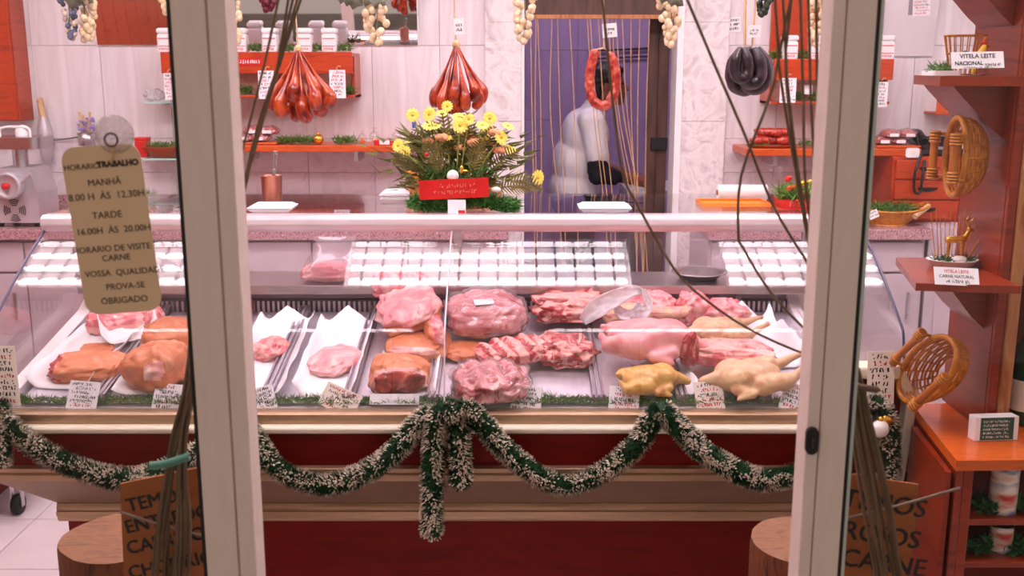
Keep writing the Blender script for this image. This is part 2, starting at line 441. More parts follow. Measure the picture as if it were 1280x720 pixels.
struct(MB().box(DX0, DX0 + .012, YB - .04, YB + .13, 0, DZ).box(DX1 - .03, DX1, YB - .045, YB + .13, 0, DZ).build('trim_3', WHITE))
struct(MB().box(DX0 + .012, DX1 - .03, YB - .02, YB + .13, 1.835, DZ).build('trim_4', DARKWOOD))
# back room
BY = 6.5
br = struct(MB().box(-.9, 1.7, BY, BY + .1, -.1, 2.6).build('wall_far', GROUT))
l0 = None
for i in range(8):
    for j in range(6):
        if l0 is None:
            l0 = MB().box(.001, .319, -.008, 0, .001, .419).build('tile', LILAC, br, True, .0015, 1); t = l0
        else:
            t = l0.copy(); COL.objects.link(t)
        t.location = (-.88 + i * .32, BY, .02 + j * .42)
struct(MB().box(-1.0, -.9, YB + .12, BY + .1, -.1, 2.6).build('wall_back_room_left', LILAC))
struct(MB().box(1.7, 1.8, YB + .12, BY + .1, -.1, 2.6).build('wall_back_room_right', LILAC))
struct(MB().box(-1.0, 1.8, YB + .12, BY + .1, 2.6, 2.7).build('ceiling_back_room', PLASTER))
lm = thing('ceiling_lamp', 'violet tinted ceiling lamp in the back room', 'lamp', (.5, 5.6, 2.52))
MB().box(-.1, 1.1, 5.5, 5.7, 2.56, 2.6).build('housing', WHITE, lm)
MB().box(-.08, 1.08, 5.52, 5.68, 2.535, 2.558).build('diffuser', ROOML, lm)
# open wooden door leaf standing in the back doorway
dr = thing('back_room_door', 'dark brown wooden door leaf folded open inside the back doorway', 'door', (.73, 5.3, 0))
MB().box(.70, .752, 5.09, 5.45, .005, 1.99).build('leaf', DARKWOOD, dr, True, .003)
MB().box(.655, .70, 5.085, 5.125, .005, 1.99).build('jamb_edge', DARKWOOD, dr, True, .003)
p = PY(812, 180, 5.06)
MB().box(.672, .752, 5.066, 5.085, p.z - .03, p.z + .03).build('lock_plate', BLACK, dr, True, .003)
rail = thing('wall_rail', 'thin dark double rail on the lilac back room wall', 'rail', (.6, BY - .03, 1.5))
for yy in (60, 70):
    a, b2 = PY(735, yy + 4, BY - .03), PY(815, yy, BY - .03)
    MB().tube([a, b2], .006, 6).build('bar', DARKGAP, rail)
for q in (PY(737, 68, BY - .03), PY(813, 65, BY - .03)):
    MB().tube([q + Vector((0, .03, .0)), q, q + Vector((0, 0, -.05))], .005, 6).build('bracket', DARKGAP, rail)
# street front: header and side walls around the glazed doors
struct(MB().box(-4, XL, YD - .12, YD + .05, -.1, 3.2).box(XR, 4, YD - .12, YD + .05, -.1, 3.2).box(XL, XR, YD - .12, YD + .05, 2.45, 3.2)
       .box(XL, -1.36, YD - .06, YD + .04, -.1, .5).box(1.40, XR, YD - .06, YD + .04, -.1, .5).build('wall_front', PLASTER))
fr = MB()
for a in (XL, -1.36, 1.36, XR - .06): fr.box(a, a + .06, YD - .05, YD + .04, 0, 2.45)
fr.box(XL, XR, YD - .05, YD + .04, 2.38, 2.45)
struct(fr.build('trim_5', ALU))
for n, (a, b2) in enumerate([(XL + .06, -1.36), (1.42, XR - .06)]):
    struct(MB().box(a, b2, YD - .005, YD + .005, .5, 2.38).build('window_%d' % (n + 1), GL_DOOR))
def door_leaf(n, xs0, xs1, xo, side):
    """xs0..xs1: meeting stile, xo: outer edge"""
    d = bpy.data.objects.new('door_%d' % n, None); COL.objects.link(d); d.location = ((xs0 + xo) / 2, YD, 0); struct(d)
    wd = xs1 - xs0
    mb = MB()
    # profiled stile: two flat faces with a groove between
    if side < 0: cut = [(xs0, xs0 + wd * .63), (xs0 + wd * .67, xs1)]
    else: cut = [(xs0, xs0 + wd * .30), (xs0 + wd * .33, xs1)]
    for (a, b2) in cut: mb.box(a, b2, YD - .024, YD + .024, .02, 2.37)
    mb.box(xs0 + .002, xs1 - .002, YD - .018, YD + .018, .02, 2.37)
    mb.build('stile', ALU, d, True, .002)
    g0, g1 = (xo, xs0) if side < 0 else (xs1, xo)
    e = xs0 if side < 0 else xs1
    if side < 0: MB().box(e - .0075, e, YD - .014, YD + .014, .09, 2.30).build('gasket', BLACK, d)
    else:
        MB().box(e, e + .0075, YD - .014, YD + .014, .09, 2.30).build('gasket', BLACK, d)
        MB().box(e + .0076, e + .0145, YD - .006, YD + .006, .09, 2.30).build('pane_edge', mat('pale_green_pane_edge', [(196, 208, 196), (210, 220, 210)], 8, .3), d)
    mb = MB().box(min(xo, e), max(xo, e), YD - .02, YD + .02, .02, .09).box(min(xo, e), max(xo, e), YD - .02, YD + .02, 2.30, 2.37)
    o = xo
    mb.box(o - .03, o + .03, YD - .02, YD + .02, .02, 2.37).build('rails', ALU, d, True, .002)
    MB().box(g0 + (.03 if side < 0 else .0), g1 - (.0 if side < 0 else .03), YD - .003, YD + .003, .09, 2.30).build('pane', GL_DOOR, d)
    return d
d1 = door_leaf(1, -.406, -.340, -1.30, -1)
d2 = door_leaf(2, .381, .434, 1.30, 1)
p = PY(1014, 550, YD - .025)
lk = MB().prism([(p.x + x, p.z + y) for x, y in rbox(.016, .036, .0075)], YD - .031, YD - .024, 'y').build('lock', BLACK, d2)
MB().box(p.x - .002, p.x + .002, YD - .034, YD - .031, p.z - .008, p.z + .006).build('key_slot', DARKGAP, lk)

# ------------------------------------------------------------------ ceiling lights (they show mirrored in the case glass)
def luminaire(label, x, y, lx=1.22, ly=.68):
    t = thing('ceiling_light', label, 'ceiling light', (x, y, CEIL), group=None)
    mb = MB(); z0 = CEIL - .085
    mb.box(x - lx / 2, x + lx / 2, y - ly / 2, y - ly / 2 + .012, z0, CEIL); mb.box(x - lx / 2, x + lx / 2, y + ly / 2 - .012, y + ly / 2, z0, CEIL)
    mb.box(x - lx / 2, x - lx / 2 + .012, y - ly / 2, y + ly / 2, z0, CEIL); mb.box(x + lx / 2 - .012, x + lx / 2, y - ly / 2, y + ly / 2, z0, CEIL)
    mb.box(x - lx / 2, x + lx / 2, y - ly / 2, y + ly / 2, CEIL - .008, CEIL)
    mb.build('housing', WHITE, t)
    for k in range(4):
        yy = y - ly / 2 + ly * (k + .5) / 4
        MB().tube([(x - lx / 2 + .03, yy, CEIL - .045), (x + lx / 2 - .03, yy, CEIL - .045)], .064, 8, flat=.34).build('tube', LUMI, t)
    for k in range(1, 4):
        yy = y - ly / 2 + ly * k / 4
        MB().box(x - lx / 2 + .012, x + lx / 2 - .012, yy - .003, yy + .003, z0 + .002, CEIL - .012).build('louvre_blade', WHITE, t)
    for k in range(1, 15):
        xx = x - lx / 2 + lx * k / 15
        MB().box(xx - .005, xx + .005, y - ly / 2 + .012, y + ly / 2 - .012, z0 + .002, CEIL - .012).build('louvre_blade', WHITE, t)
    return t
LUMS = [('louvred ceiling light above the customer aisle by the opening hours sign', -1.0, 1.95, 1.22), ('louvred ceiling light above the customer aisle by the shelf unit', .75, 1.95, 1.22), ('louvred ceiling light above the meat grinder end of the counter', -1.93, 3.36, 1.22), ('louvred ceiling light above the middle of the counter', -.10, 3.36, 1.22), ('louvred ceiling light above the shelf unit end of the counter', 1.50, 3.36, 1.22)]
for l, x, y, lx in LUMS: luminaire(l, x, y, lx)
# red wood cladding on the customer side of the left wall (seen in the mirror)
cl_ = thing('wall_cladding', 'red wood board cladding on the side wall, seen in the tilted mirror', 'cladding', (XL + .01, 2.8, 0))
for k in range(14):
    MB().box(XL + .002, XL + .016, 1.42 + k * .2, 1.616 + k * .2, .02, 2.2).build('board', WOOD, cl_, True, .003)
# hanging bar for sausages and decorations
RY, RZ = 3.20, 2.08
hr = thing('hanging_rail', 'steel rail hung from the ceiling above the counter', 'rail', (0, RY, RZ))
MB().tube([(-1.9, RY, RZ), (1.6, RY, RZ)], .010, 8).build('bar', STEEL, hr)
for x in (-1.35, -.98, .78, 1.55):
    MB().tube([(x, RY, RZ), (x, RY, CEIL - .001)], .005, 6).build('rod', STEEL, hr)

# ================================================================== DISPLAY COUNTER
CX0, CX1 = -1.24, .80
case = thing('display_counter', 'refrigerated glass butcher counter with dark red front and metal bands', 'counter', (0, 2.7, 0))
def ext(name, poly, m, x0=CX0, x1=CX1, parent=None, bevel=0, smooth=False):
    return MB().prism(poly, x0, x1, 'x', 0, None, smooth).build(name, m, parent or case, True, bevel)
BX0 = -1.145
ext('base_panel', [(2.50, 0), (2.50, .475), (3.05, .475), (3.05, 0)], REDPAN, BX0, .90)
ext('lower_band', [(2.452, .475), (2.446, .485), (2.446, .515), (2.452, .525), (3.06, .525), (3.06, .475)], BRONZE, BX0 - .002, .92, bevel=.002)
ext('band_rib', [(2.441, .494), (2.441, .506), (2.45, .506), (2.45, .494)], BRONZE, BX0 - .002, .92, bevel=.001)
# tapered underside, slanting in at the front and at the end
mb = MB()
vs = [(CX0, 2.335, .632), (.93, 2.335, .632), (.93, 3.08, .632), (CX0, 3.08, .632), (BX0, 2.452, .525), (.93, 2.452, .525), (.93, 3.06, .525), (BX0, 3.06, .525)]
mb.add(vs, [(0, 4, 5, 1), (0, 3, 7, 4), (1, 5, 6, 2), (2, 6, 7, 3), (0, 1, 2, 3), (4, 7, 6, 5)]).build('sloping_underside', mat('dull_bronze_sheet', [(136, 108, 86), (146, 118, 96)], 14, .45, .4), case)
ext('upper_band', [(2.335, .632), (2.322, .637), (2.322, .651), (2.328, .655), (2.322, .659), (2.322, .668), (2.335, .672), (3.08, .672), (3.08, .632)], BRONZE, CX0, CX1, bevel=.001)
ext('front_panel', [(2.335, .672), (2.335, .757), (3.08, .757), (3.08, .672)], REDPAN, CX0, CX1)
ext('bumper_rail', [(2.335, .755), (2.318, .757), (2.310, .763), (2.308, .771), (2.312, .777), (2.335, .779)], CREAM, CX0, CX1, smooth=False, bevel=.002)
ext('glass_channel', [(2.345, .778), (2.325, .779), (2.322, .803), (2.332, .806), (2.362, .806), (2.362, .778)], BRONZE, CX0, CX1, bevel=.0015)
# well and sloping deck
D1 = 2.90; DZ1 = DKZ + DKS * (D1 - DK0)
ext('well', [(2.362, .757), (2.362, .802), (D1 + .04, DZ1 - .012), (3.08, DZ1 - .012), (3.08, .757)], WHITE, CX0 + .01, CX1)
ext('grille_back', [(D1 + .012, DZ1 - .01), (D1 + .012, DZ1 + .034), (D1 + .03, DZ1 + .034), (D1 + .03, DZ1 - .01)], DARKGAP, CX0 + .05, CX1)
mb = MB()
x = CX0 + .06
while x < CX1 - .02:
    mb.box(x, x + .006, D1 + .005, D1 + .014, DZ1 - .006, DZ1 + .030); x += .0145
g = mb.build('air_grille', TRAYM, case); g['kind'] = 'stuff'
ext('back_wall', [(D1 + .03, .80), (D1 + .03, .974), (D1 + .06, .974), (D1 + .06, .80)], mat('grey_liner', [(150, 138, 146), (164, 152, 160)], 6, .5), CX0 + .02, CX1)
ext('back_shelf', [(2.855, .975), (2.855, 1.0), (3.06, 1.0), (3.06, .975)], STEEL, CX0 + .02, .90, bevel=.002)
mb = MB(); mb.prism([(3.02, .757), (3.02, .975), (3.08, .975), (3.08, .757)], CX0, .90).build('back_board', WHITE, case)
# end panels (white liner frames)
lp = [(2.362, .80), (2.362, .826), (2.40, .836), (2.86, .928), (2.93, .965), (2.955, 1.0), (2.975, 1.0), (2.965, .94), (2.975, .80)]
ext('end_liner', lp, WHITE, CX0 + .015, CX0 + .05, bevel=.002)
ext('end_liner', lp, WHITE, CX1 - .01, CX1 + .02, bevel=.002)
# trays
TX0, TP = CX0 + .052, .199
def dz(y): return DKZ + DKS * (y - DK0)
def tray_mesh():
    mb = MB(); wd, th = TP - .008, .003
    y0, y1 = DK0 + .005, D1 - .004
    def pt(x, y, h): return (x, y, dz(y) + h)
    for (a, b2, h0, h1) in ((0, wd, 0, th),):
        mb.add([pt(a, y0, 0), pt(b2, y0, 0), pt(b2, y1, 0), pt(a, y1, 0), pt(a, y0, th), pt(b2, y0, th), pt(b2, y1, th), pt(a, y1, th)],
               [(0, 3, 2, 1), (4, 5, 6, 7), (0, 1, 5, 4), (1, 2, 6, 5), (2, 3, 7, 6), (3, 0, 4, 7)])
    for (a, b2) in ((-.010, -.007), (wd + .002, wd + .005)):
        mb.add([pt(a, y0, 0), pt(b2, y0, 0), pt(b2, y1, 0), pt(a, y1, 0), pt(a, y0, .024), pt(b2, y0, .024), pt(b2, y1, .024), pt(a, y1, .024)],
               [(0, 3, 2, 1), (4, 5, 6, 7), (0, 1, 5, 4), (1, 2, 6, 5), (2, 3, 7, 6), (3, 0, 4, 7)])
    return mb
def divider_mesh():
    mb = MB(); y0, y1 = DK0 + .004, D1 - .003
    for a, b2, h in ((-.014, .014, .016), (-.014, -.009, .023), (-.003, .003, .020), (.009, .014, .023)):
        v = [(x, y, dz(y) + hh) for hh in (.0031, h) for (x, y) in ((a, y0), (b2, y0), (b2, y1), (a, y1))]
        mb.add(v, [(0, 3, 2, 1), (4, 5, 6, 7), (0, 1, 5, 4), (1, 2, 6, 5), (2, 3, 7, 6), (3, 0, 4, 7)])
    return mb
dv0 = divider_mesh().build('divider', mat('divider_steel', [(150, 138, 146), (176, 164, 172)], 16, .35, .7, stretch=(8, 1, 8)), case)
for k in range(1, 10):
    t = dv0 if k == 1 else dv0.copy()
    if k > 1: COL.objects.link(t)
    t.location = (TX0 + .002 + k * TP, 0, 0)
tr0 = tray_mesh().build('tray', TRAYM, case, True, .002)
for k in range(10):
    t = tr0 if k == 0 else tr0.copy()
    if k: COL.objects.link(t)
    t.location = (TX0 + .01 + k * TP, 0, 0)
# front glass: gently curved upper pane, tight bend, upright foot
def glass_profile():
    A, B, C = Vector((2.742, 1.178)), Vector((2.396, .985)), Vector((2.345, .806))
    out = []; sag = .011
    d = (B - A); nrm = Vector((d.y, -d.x)).normalized()
    if nrm.x > 0: nrm = -nrm
    N = 20
    for i in range(N + 1):
        t = i / N * .95; out.append(A + d * t + nrm * sag * 4 * t * (1 - t))
    e0 = out[-1]; e1 = B + (C - B) * .06
    for i in range(1, 6):
        t = i / 6; out.append(e0 * (1 - t) ** 2 + (B + nrm * .002) * 2 * t * (1 - t) + e1 * t * t)
    out.append(e1); out.append(C)
    return out
GP = glass_profile()
def pane(x0, x1, name, ends=True):
    th = .006; n = len(GP); inner = []
    for i in range(n):
        t = (GP[min(i + 1, n - 1)] - GP[max(0, i - 1)]).normalized(); nn = Vector((-t.y, t.x))
        if nn.x < 0: nn = -nn
        inner.append(GP[i] + nn * th)
    vs = []
    for x in (x0, x1):
        vs += [(x, p.x, p.y) for p in GP] + [(x, p.x, p.y) for p in inner]
    m2 = 2 * n; fs = []
    for i in range(n - 1):
        fs.append((i, m2 + i, m2 + i + 1, i + 1)); fs.append((n + i, n + i + 1, m2 + n + i + 1, m2 + n + i))
    mb = MB().add(vs, fs, 0, True)
    mb.add(vs, [(i, i + 1, n + i + 1, n + i) for i in range(n - 1)] + [(m2 + i, m2 + n + i, m2 + n + i + 1, m2 + i + 1) for i in range(n - 1)] + [(0, n, m2 + n, m2), (n - 1, m2 + n - 1, m2 + 2 * n - 1, 2 * n - 1)], 0, False)
    return mb.build(name, GL_CASE, case)
XM = -.16
pane(CX0 + .004, XM - .0015, 'front_glass'); pane(XM + .0015, .925, 'front_glass')
for x in (CX0 - .004, .927):
    poly = [(p.x, p.y) for p in GP] + [(3.06, .806), (3.06, 1.205), (2.74, 1.205)]
    ext('end_glass', poly, GL_CASE, x, x + .006)
    MB().tube([(x + .003, p.x, p.y) for p in GP], .0035, 6).build('glass_edge', mat('blue_grey_edge', [(70, 66, 96), (90, 84, 116)], 10, .3), case)
MB().tube([(XM, p.x - .001, p.y) for p in GP], .0022, 6).build('glass_joint', mat('pale_joint', [(206, 196, 206), (218, 208, 218)], 8, .3), case)
# top rail, service glass and lamp
ext('top_rail', [(2.722, 1.180), (2.716, 1.192), (2.720, 1.208), (2.735, 1.216), (2.775, 1.216), (2.785, 1.206), (2.785, 1.180), (2.775, 1.172), (2.735, 1.171)], mat('pale_pink_aluminium', [(224, 206, 210), (232, 214, 218)], 8, .22, .35, stretch=(1, 8, 8)), CX0 - .004, .93, bevel=.003)
MB().box(CX0, .93, 2.775, 3.22, 1.207, 1.215).build('service_glass', GL_CASE, case)
MB().tube([(CX0 + .05, 2.80, 1.185), (.88, 2.80, 1.185)], .012, 8).build('lamp_tube', CASEL, case)
ext('lamp_holder', [(2.786, 1.198), (2.786, 1.206), (2.83, 1.206), (2.83, 1.198)], WHITE, CX0 + .03, .90)
for x in (CX0 + .03, XM, .87):
    MB().box(x - .012, x + .012, 3.03, 3.055, 1.0, 1.207).build('post', STEEL, case, True, .003)
for x in (XM,):
    MB().box(x - .016, x + .016, 2.852, 2.858, .952, .982).build('bracket', STEEL, case, True, .001)
# cream end cap frame with a dark red panel in it
ec = MB()
q = lambda px, py: PY(px, py, 2.315)
outer = [(.775, .630), (.905, .630), (.925, .645), (.938, .80), (.938, .855), (.900, .925), (.775, .925)]
inner = [(.795, .652), (.895, .652), (.905, .662), (.913, .80), (.913, .84), (.89, .895), (.795, .895)]
vs = [(x, 2.300, z) for x, z in outer] + [(x, 2.300, z) for x, z in inner] + [(x, 2.36, z) for x, z in outer] + [(x, 2.36, z) for x, z in inner]
n = 7; fs = []
for i in range(n):
    j = (i + 1) % n
    fs += [(i, j, n + j, n + i), (i, 2 * n + i, 2 * n + j, j), (n + i, n + j, 3 * n + j, 3 * n + i), (2 * n + i, 3 * n + i, 3 * n + j, 2 * n + j)]
cap_o = ec.add(vs, fs).build('end_cap', CREAM, case, True, .006, 3)
MB().prism(inner, 2.335, 2.35, 'y').build('cap_panel', REDPAN, cap_o)
MB().box(.80, .938, 2.36, 3.08, .632, .80).build('end_side', CREAM, case, True, .004)

# ------------------------------------------------------------------ greens along the front of the trays
gs = MB()
for i in range(5200):
    x = random.uniform(CX0 + .03, CX1 - .02); y = random.uniform(2.366, 2.395)
    hgt = .5 + .8 * max(0, noise.noise(Vector((x * 7, 0, 3))) + .25)
    gs.blade(Vector((x, y, dz(y) + .004)), Vector((random.gauss(0, 1.1), random.gauss(-.1, .4), abs(random.gauss(.55, .4)) + .1)), random.uniform(.018, .034) * hgt, .0015, 0)
g = tag(gs.build('plastic_grass', GREEN), 'strip of green plastic grass along the front of the meat trays', 'plastic grass'); g['kind'] = 'stuff'

# ------------------------------------------------------------------ frosted tinsel garland
gar = thing('tinsel_garland', 'green tinsel garland with frosted tips draped in swags along the counter front', 'garland', (-.15, 2.29, .75))
def swag(name, pix, Y=2.285, rad=.030, dens=21000, parent=gar):
    pts = spline([PY(a, b2, Y) for a, b2 in pix], 90)
    ln = sum((pts[i + 1] - pts[i]).length for i in range(89))
    mb = MB(); mb.tube(pts, rad * .55, 7, 2)
    N = int(ln * dens); sd = random.random() * 50
    for _ in range(N):
        u = random.random() * 88.99; k = int(u); p = pts[k].lerp(pts[k + 1], u - k); t = (pts[k + 1] - pts[k]).normalized()
        d = Vector((random.gauss(0, 1), random.gauss(0, 1), random.gauss(0, 1))); d = (d - t * d.dot(t)).normalized()
        wob = 1 + .18 * noise.noise(p * 45)
        fr_ = noise.noise(Vector((p.x * 26 + d.x * 1.3, sd, p.z * 26 + d.z * 1.3)))
        dd = (d + t * random.gauss(0, .55)).normalized()
        L = rad * wob * random.uniform(.45, .62); b0 = p + d * rad * .5
        w_ = .0016; sdv = dd.cross(t)
        if sdv.length < 1e-4: continue
        sdv = sdv.normalized() * w_
        e1 = b0 + dd * L * .55; e2 = b0 + dd * L
        white = random.random() < .36 + fr_ * 1.0
        mb.add([b0 - sdv, b0 + sdv, e1 + sdv, e1 - sdv], [(0, 1, 2, 3)], 0)
        if white: s2 = sdv * 1.25; mb.add([e1 - s2, e1 + s2, e2 + s2 * .7, e2 - s2 * .7], [(0, 1, 2, 3)], 1)
        else: mb.add([e1 - sdv, e1 + sdv, e2], [(0, 1, 2)], 0)
    return mb.build(name, [DGREEN, FROST, CORE], parent)
swag('swag', [(-6, 505), (10, 528), (30, 548), (60, 568), (95, 584), (140, 597), (180, 596), (225, 578), (270, 550), (300, 528)])
swag('swag', [(302, 522), (318, 548), (340, 580), (370, 598), (408, 606), (450, 594), (492, 566), (522, 530), (548, 514)])
swag('swag', [(582, 514), (604, 530), (625, 556), (652, 580), (682, 600), (714, 606), (755, 590), (792, 560), (815, 525), (826, 512)])
swag('swag', [(827, 512), (850, 535), (876, 562), (905, 580), (940, 597), (975, 598), (1020, 580), (1045, 555), (1062, 520)])
swag('bow_tail', [(552, 516), (544, 540), (541, 580), (540, 625), (540, 668)], 2.272)
swag('bow_tail', [(568, 516), (573, 540), (575, 570), (576, 606)], 2.272)
swag('bow_loop', [(540, 528), (552, 512), (566, 520), (582, 508), (596, 520)], 2.262, .026)
swag('bow_tail', [(1064, 520), (1080, 512), (1098, 508), (1110, 530), (1112, 565), (1112, 600)], 2.27, .028)
swag('bow_tail', [(-6, 520), (0, 550), (2, 580)], 2.27, .026)
p = PY(1100, 536, 2.232)
bb = MB().ell(p, .0205, 0, 18, 12).build('bauble', PEARL, gar)
MB().lathe([(.006, 0), (.006, .008), (.002, .010)], 10, 0, Matrix.Translation(p + Vector((0, 0, .019)))).build('bauble_cap', GOLD, bb)
MB().ell(p + Vector((.018, .012, .016)), (.016, .006, .012), 0, 10, 6).build('gold_bow', GOLD, gar)

# ================================================================== MEAT ON THE TRAYS
TILT = math.atan(DKS)
def lump(dims, seed=0, sq=.8, amp=.12, freq=2.2, fine=.03, flat=.55, bend=0.0, taper=0.0, rule=None, nu=64, nv=36, ridge=None):
    """organic lump, x wide, y deep, z high, standing on z = 0"""
    a, b2, c = dims[0] / 2, dims[1] / 2, dims[2]
    def sp(v, e): return math.copysign(abs(v) ** e, v)
    vs = []; nr = []
    for i in range(nv + 1):
        ph = -math.pi / 2 + math.pi * i / nv
        for j in range(nu):
            th = 2 * math.pi * j / nu
            u = Vector((sp(math.cos(ph), sq) * sp(math.cos(th), sq), sp(math.cos(ph), sq) * sp(math.sin(th), sq), sp(math.sin(ph), sq)))
            o = Vector((seed * 3.7, seed * 1.9, seed * 5.3))
            k = 1 + amp * noise.noise(u * freq + o) + amp * .5 * noise.noise(u * freq * 2.3 + o) + (fine + .02) * noise.noise(u * 7 + o) + .022 * noise.noise(u * 15 + o)
            q = u * k
            if taper: q.y *= 1 - taper * q.x; q.z *= 1 - taper * .8 * q.x
            zz = q.z * flat if q.z < 0 else q.z
            zz = (zz + flat) / (1 + flat)
            x, y, z = q.x * a, q.y * b2, zz * c
            if ridge and u.z > -.2: z += c * ridge[1] * math.sin(q.x * ridge[0] + q.y * .8)
            z += bend * (q.x ** 2) * c
            vs.append(Vector((x, y, z))); nr.append(u)
    mz = min(v.z for v in vs)
    for v in vs: v.z -= mz
    fs = [(i * nu + j, i * nu + (j + 1) % nu, (i + 1) * nu + (j + 1) % nu, (i + 1) * nu + j) for i in range(nv) for j in range(nu)]
    mb = MB(); mb.v = [tuple(v) for v in vs]; mb.f = fs; mb.sm = [True] * len(fs)
    mb.mi = [rule(sum((nr[i] for i in f), Vector()) / 4) if rule else 0 for f in fs]
    return mb
def seat(o, px, py, d, yaw=0, lift=0, extra=(0, 0)):
    """put a lump with its near foot under the pixel, lying on the sloping deck"""
    p = PD(px, py) + Vector((0, d * .42, 0)); p.z = dz(p.y) + .0035 + lift
    o.location = p
    o.rotation_euler = (Matrix.Rotation(TILT + extra[0], 3, 'X') @ Matrix.Rotation(extra[1], 3, 'Y') @ Matrix.Rotation(math.radians(yaw), 3, 'Z')).to_euler()
    return o
def meat(name, label, cat, px, py, dims, mats, seed, yaw=0, lift=0, extra=(0, 0), wrap=None, wrapk=1.07, **kw):
    o = lump(dims, seed, **kw).build(name, mats, None)
    tag(o, label, cat); seat(o, px, py, dims[1], yaw, lift, extra)
    if wrap:
        kw2 = dict(kw); kw2.update(rule=None, amp=kw.get('amp', .12) * 1.1, fine=.05)
        lump((dims[0] * wrapk, dims[1] * wrapk, dims[2] * wrapk), seed, **kw2).build('plastic_wrap', wrap, o, False)
    return o
R = {
 'end': lambda u: 1 if u.x < -.72 else 0, 'front': lambda u: 1 if u.y < -.62 else 0,
 'cut': lambda u: (2 if u.y < -.80 else 1) if u.y < -.62 else 0,
 'under': lambda u: 1 if u.z < .05 else 0, 'top': lambda u: 1 if u.z > .55 else 0,
 'edge': lambda u: 1 if abs(u.z) < .35 else 0,
 'spot': lambda u: 1 if (u.x - .45) ** 2 + (u.z - .45) ** 2 < .11 and u.y < .3 else 0,
 'fat': lambda u: 1 if noise.noise(u * 3.1) > .12 else 0,
}
def sheet(name, label, cat, px, py, wd, dp, seed, m=PAPER, yaw=0, curl=.03, lift=.004, group=None, amp=.004):
    mb = MB(); n = 14; vs = []
    for j in range(n + 1):
        for i in range(n + 1):
            u, v = i / n * 2 - 1, j / n * 2 - 1
            z = amp * (1 + noise.noise(Vector((u * 2, v * 2, seed * 3.1)))) + curl * .75 * (max(0, abs(u) - .62) / .38) ** 1.5 * (1 + .6 * noise.noise(Vector((u, v * 2.5, seed + 9.0)))) + curl * 1.2 * (max(0, v - .7) / .3) ** 2 * max(0, 1 - abs(u) * 1.2)
            vs.append((u * wd / 2 * (1 - .12 * max(0, abs(u) - .7)), v * dp / 2, z))
    mb.add(vs, [(j * (n + 1) + i, j * (n + 1) + i + 1, (j + 1) * (n + 1) + i + 1, (j + 1) * (n + 1) + i) for j in range(n) for i in range(n)], 0, True)
    o = mb.build(name, m); md = o.modifiers.new('thickness', 'SOLIDIFY'); md.thickness = .0008
    tag(o, label, cat, group); seat(o, px, py - 10, dp, yaw, lift - .0035)
    return o
# papers under the meat
sheet('butcher_paper', 'crumpled white paper under the skin-on pork slab in the end tray', 'paper', 86, 494, .165, .32, 1, yaw=-6, curl=.045)
sheet('butcher_paper', 'white paper flap folded over the small rind piece in the end tray', 'paper', 152, 446, .15, .15, 2, yaw=24, curl=.05, lift=.02)
sheet('butcher_paper', 'white paper under the large ham with a white fat spot', 'paper', 182, 500, .15, .38, 3, curl=.02)
sheet('butcher_paper', 'white paper with curled sides under the small rib chop', 'paper', 322, 500, .152, .42, 4, curl=.045)
sheet('butcher_paper', 'white paper with curled sides under the single pink pork steak', 'paper', 408, 503, .155, .42, 5, curl=.05)
sheet('butcher_paper', 'white paper under the pork hock with the dark cut face', 'paper', 507, 505, .155, .20, 6, curl=.03)
sheet('butcher_paper', 'white paper at the end of the trays beside the pale chicken', 'paper', 960, 470, .17, .27, 7, curl=.06, yaw=10)
sheet('butcher_paper', 'white paper under the pink plucked bird and yellow chicken', 'paper', 835, 505, .15, .16, 8, curl=.02, yaw=8)
sheet('butcher_paper', 'upright white paper corner behind the red meat cuts at the back grille', 'paper', 905, 400, .09, .08, 9, curl=.05)
# end tray
meat('pork_rib_piece', 'marbled pink pork rib piece at the back of the end tray', 'meat', 143, 422, (.165, .10, .055), [MEATP, FAT], 3, yaw=14, rule=R['edge'], sq=.6)
meat('pork_offcut', 'small pink pork offcut beside the marbled rib piece', 'meat', 187, 416, (.06, .08, .06), [MEATL, MEATP], 4, rule=R['fat'])
meat('pork_rind', 'small flat tan rind piece under the folded paper', 'meat', 118, 447, (.085, .06, .016), [SKIN, FAT], 5, yaw=6, rule=R['under'], sq=.5)
meat('pork_slab', 'orange skin-on pork slab with a red cut end on paper', 'meat', 103, 482, (.175, .125, .045), [SKIN, MEATR], 6, yaw=4, rule=R['end'], sq=.55, amp=.16)
meat('ham', 'large skin-on ham with a white fat spot', 'meat', 185, 496, (.155, .15, .098), [SKIN, FAT], 7, yaw=-8, rule=R['spot'], sq=.75, taper=-.28)
meat('pork_knuckle', 'skin-on pork knuckle behind the large ham', 'meat', 208, 444, (.15, .13, .065), [SKIN, FAT], 8, yaw=10, rule=R['under'])
meat('beef_piece', 'small deep red beef piece in the tray corner beside the door stile', 'meat', 303, 400, (.05, .08, .05), [MEATD], 9)
meat('rib_chop', 'small pink rib chop with white fat lying on curled paper', 'meat', 334, 456, (.085, .10, .042), [MEATP, FAT], 10, yaw=-18, rule=R['fat'], amp=.2)
meat('pork_steak', 'single smooth pink pork steak lying on white paper', 'meat', 414, 474, (.12, .15, .035), [MEATL, FAT], 11, yaw=-30, rule=lambda u: 1 if u.z < -.35 else 0, amp=.14, sq=.75)
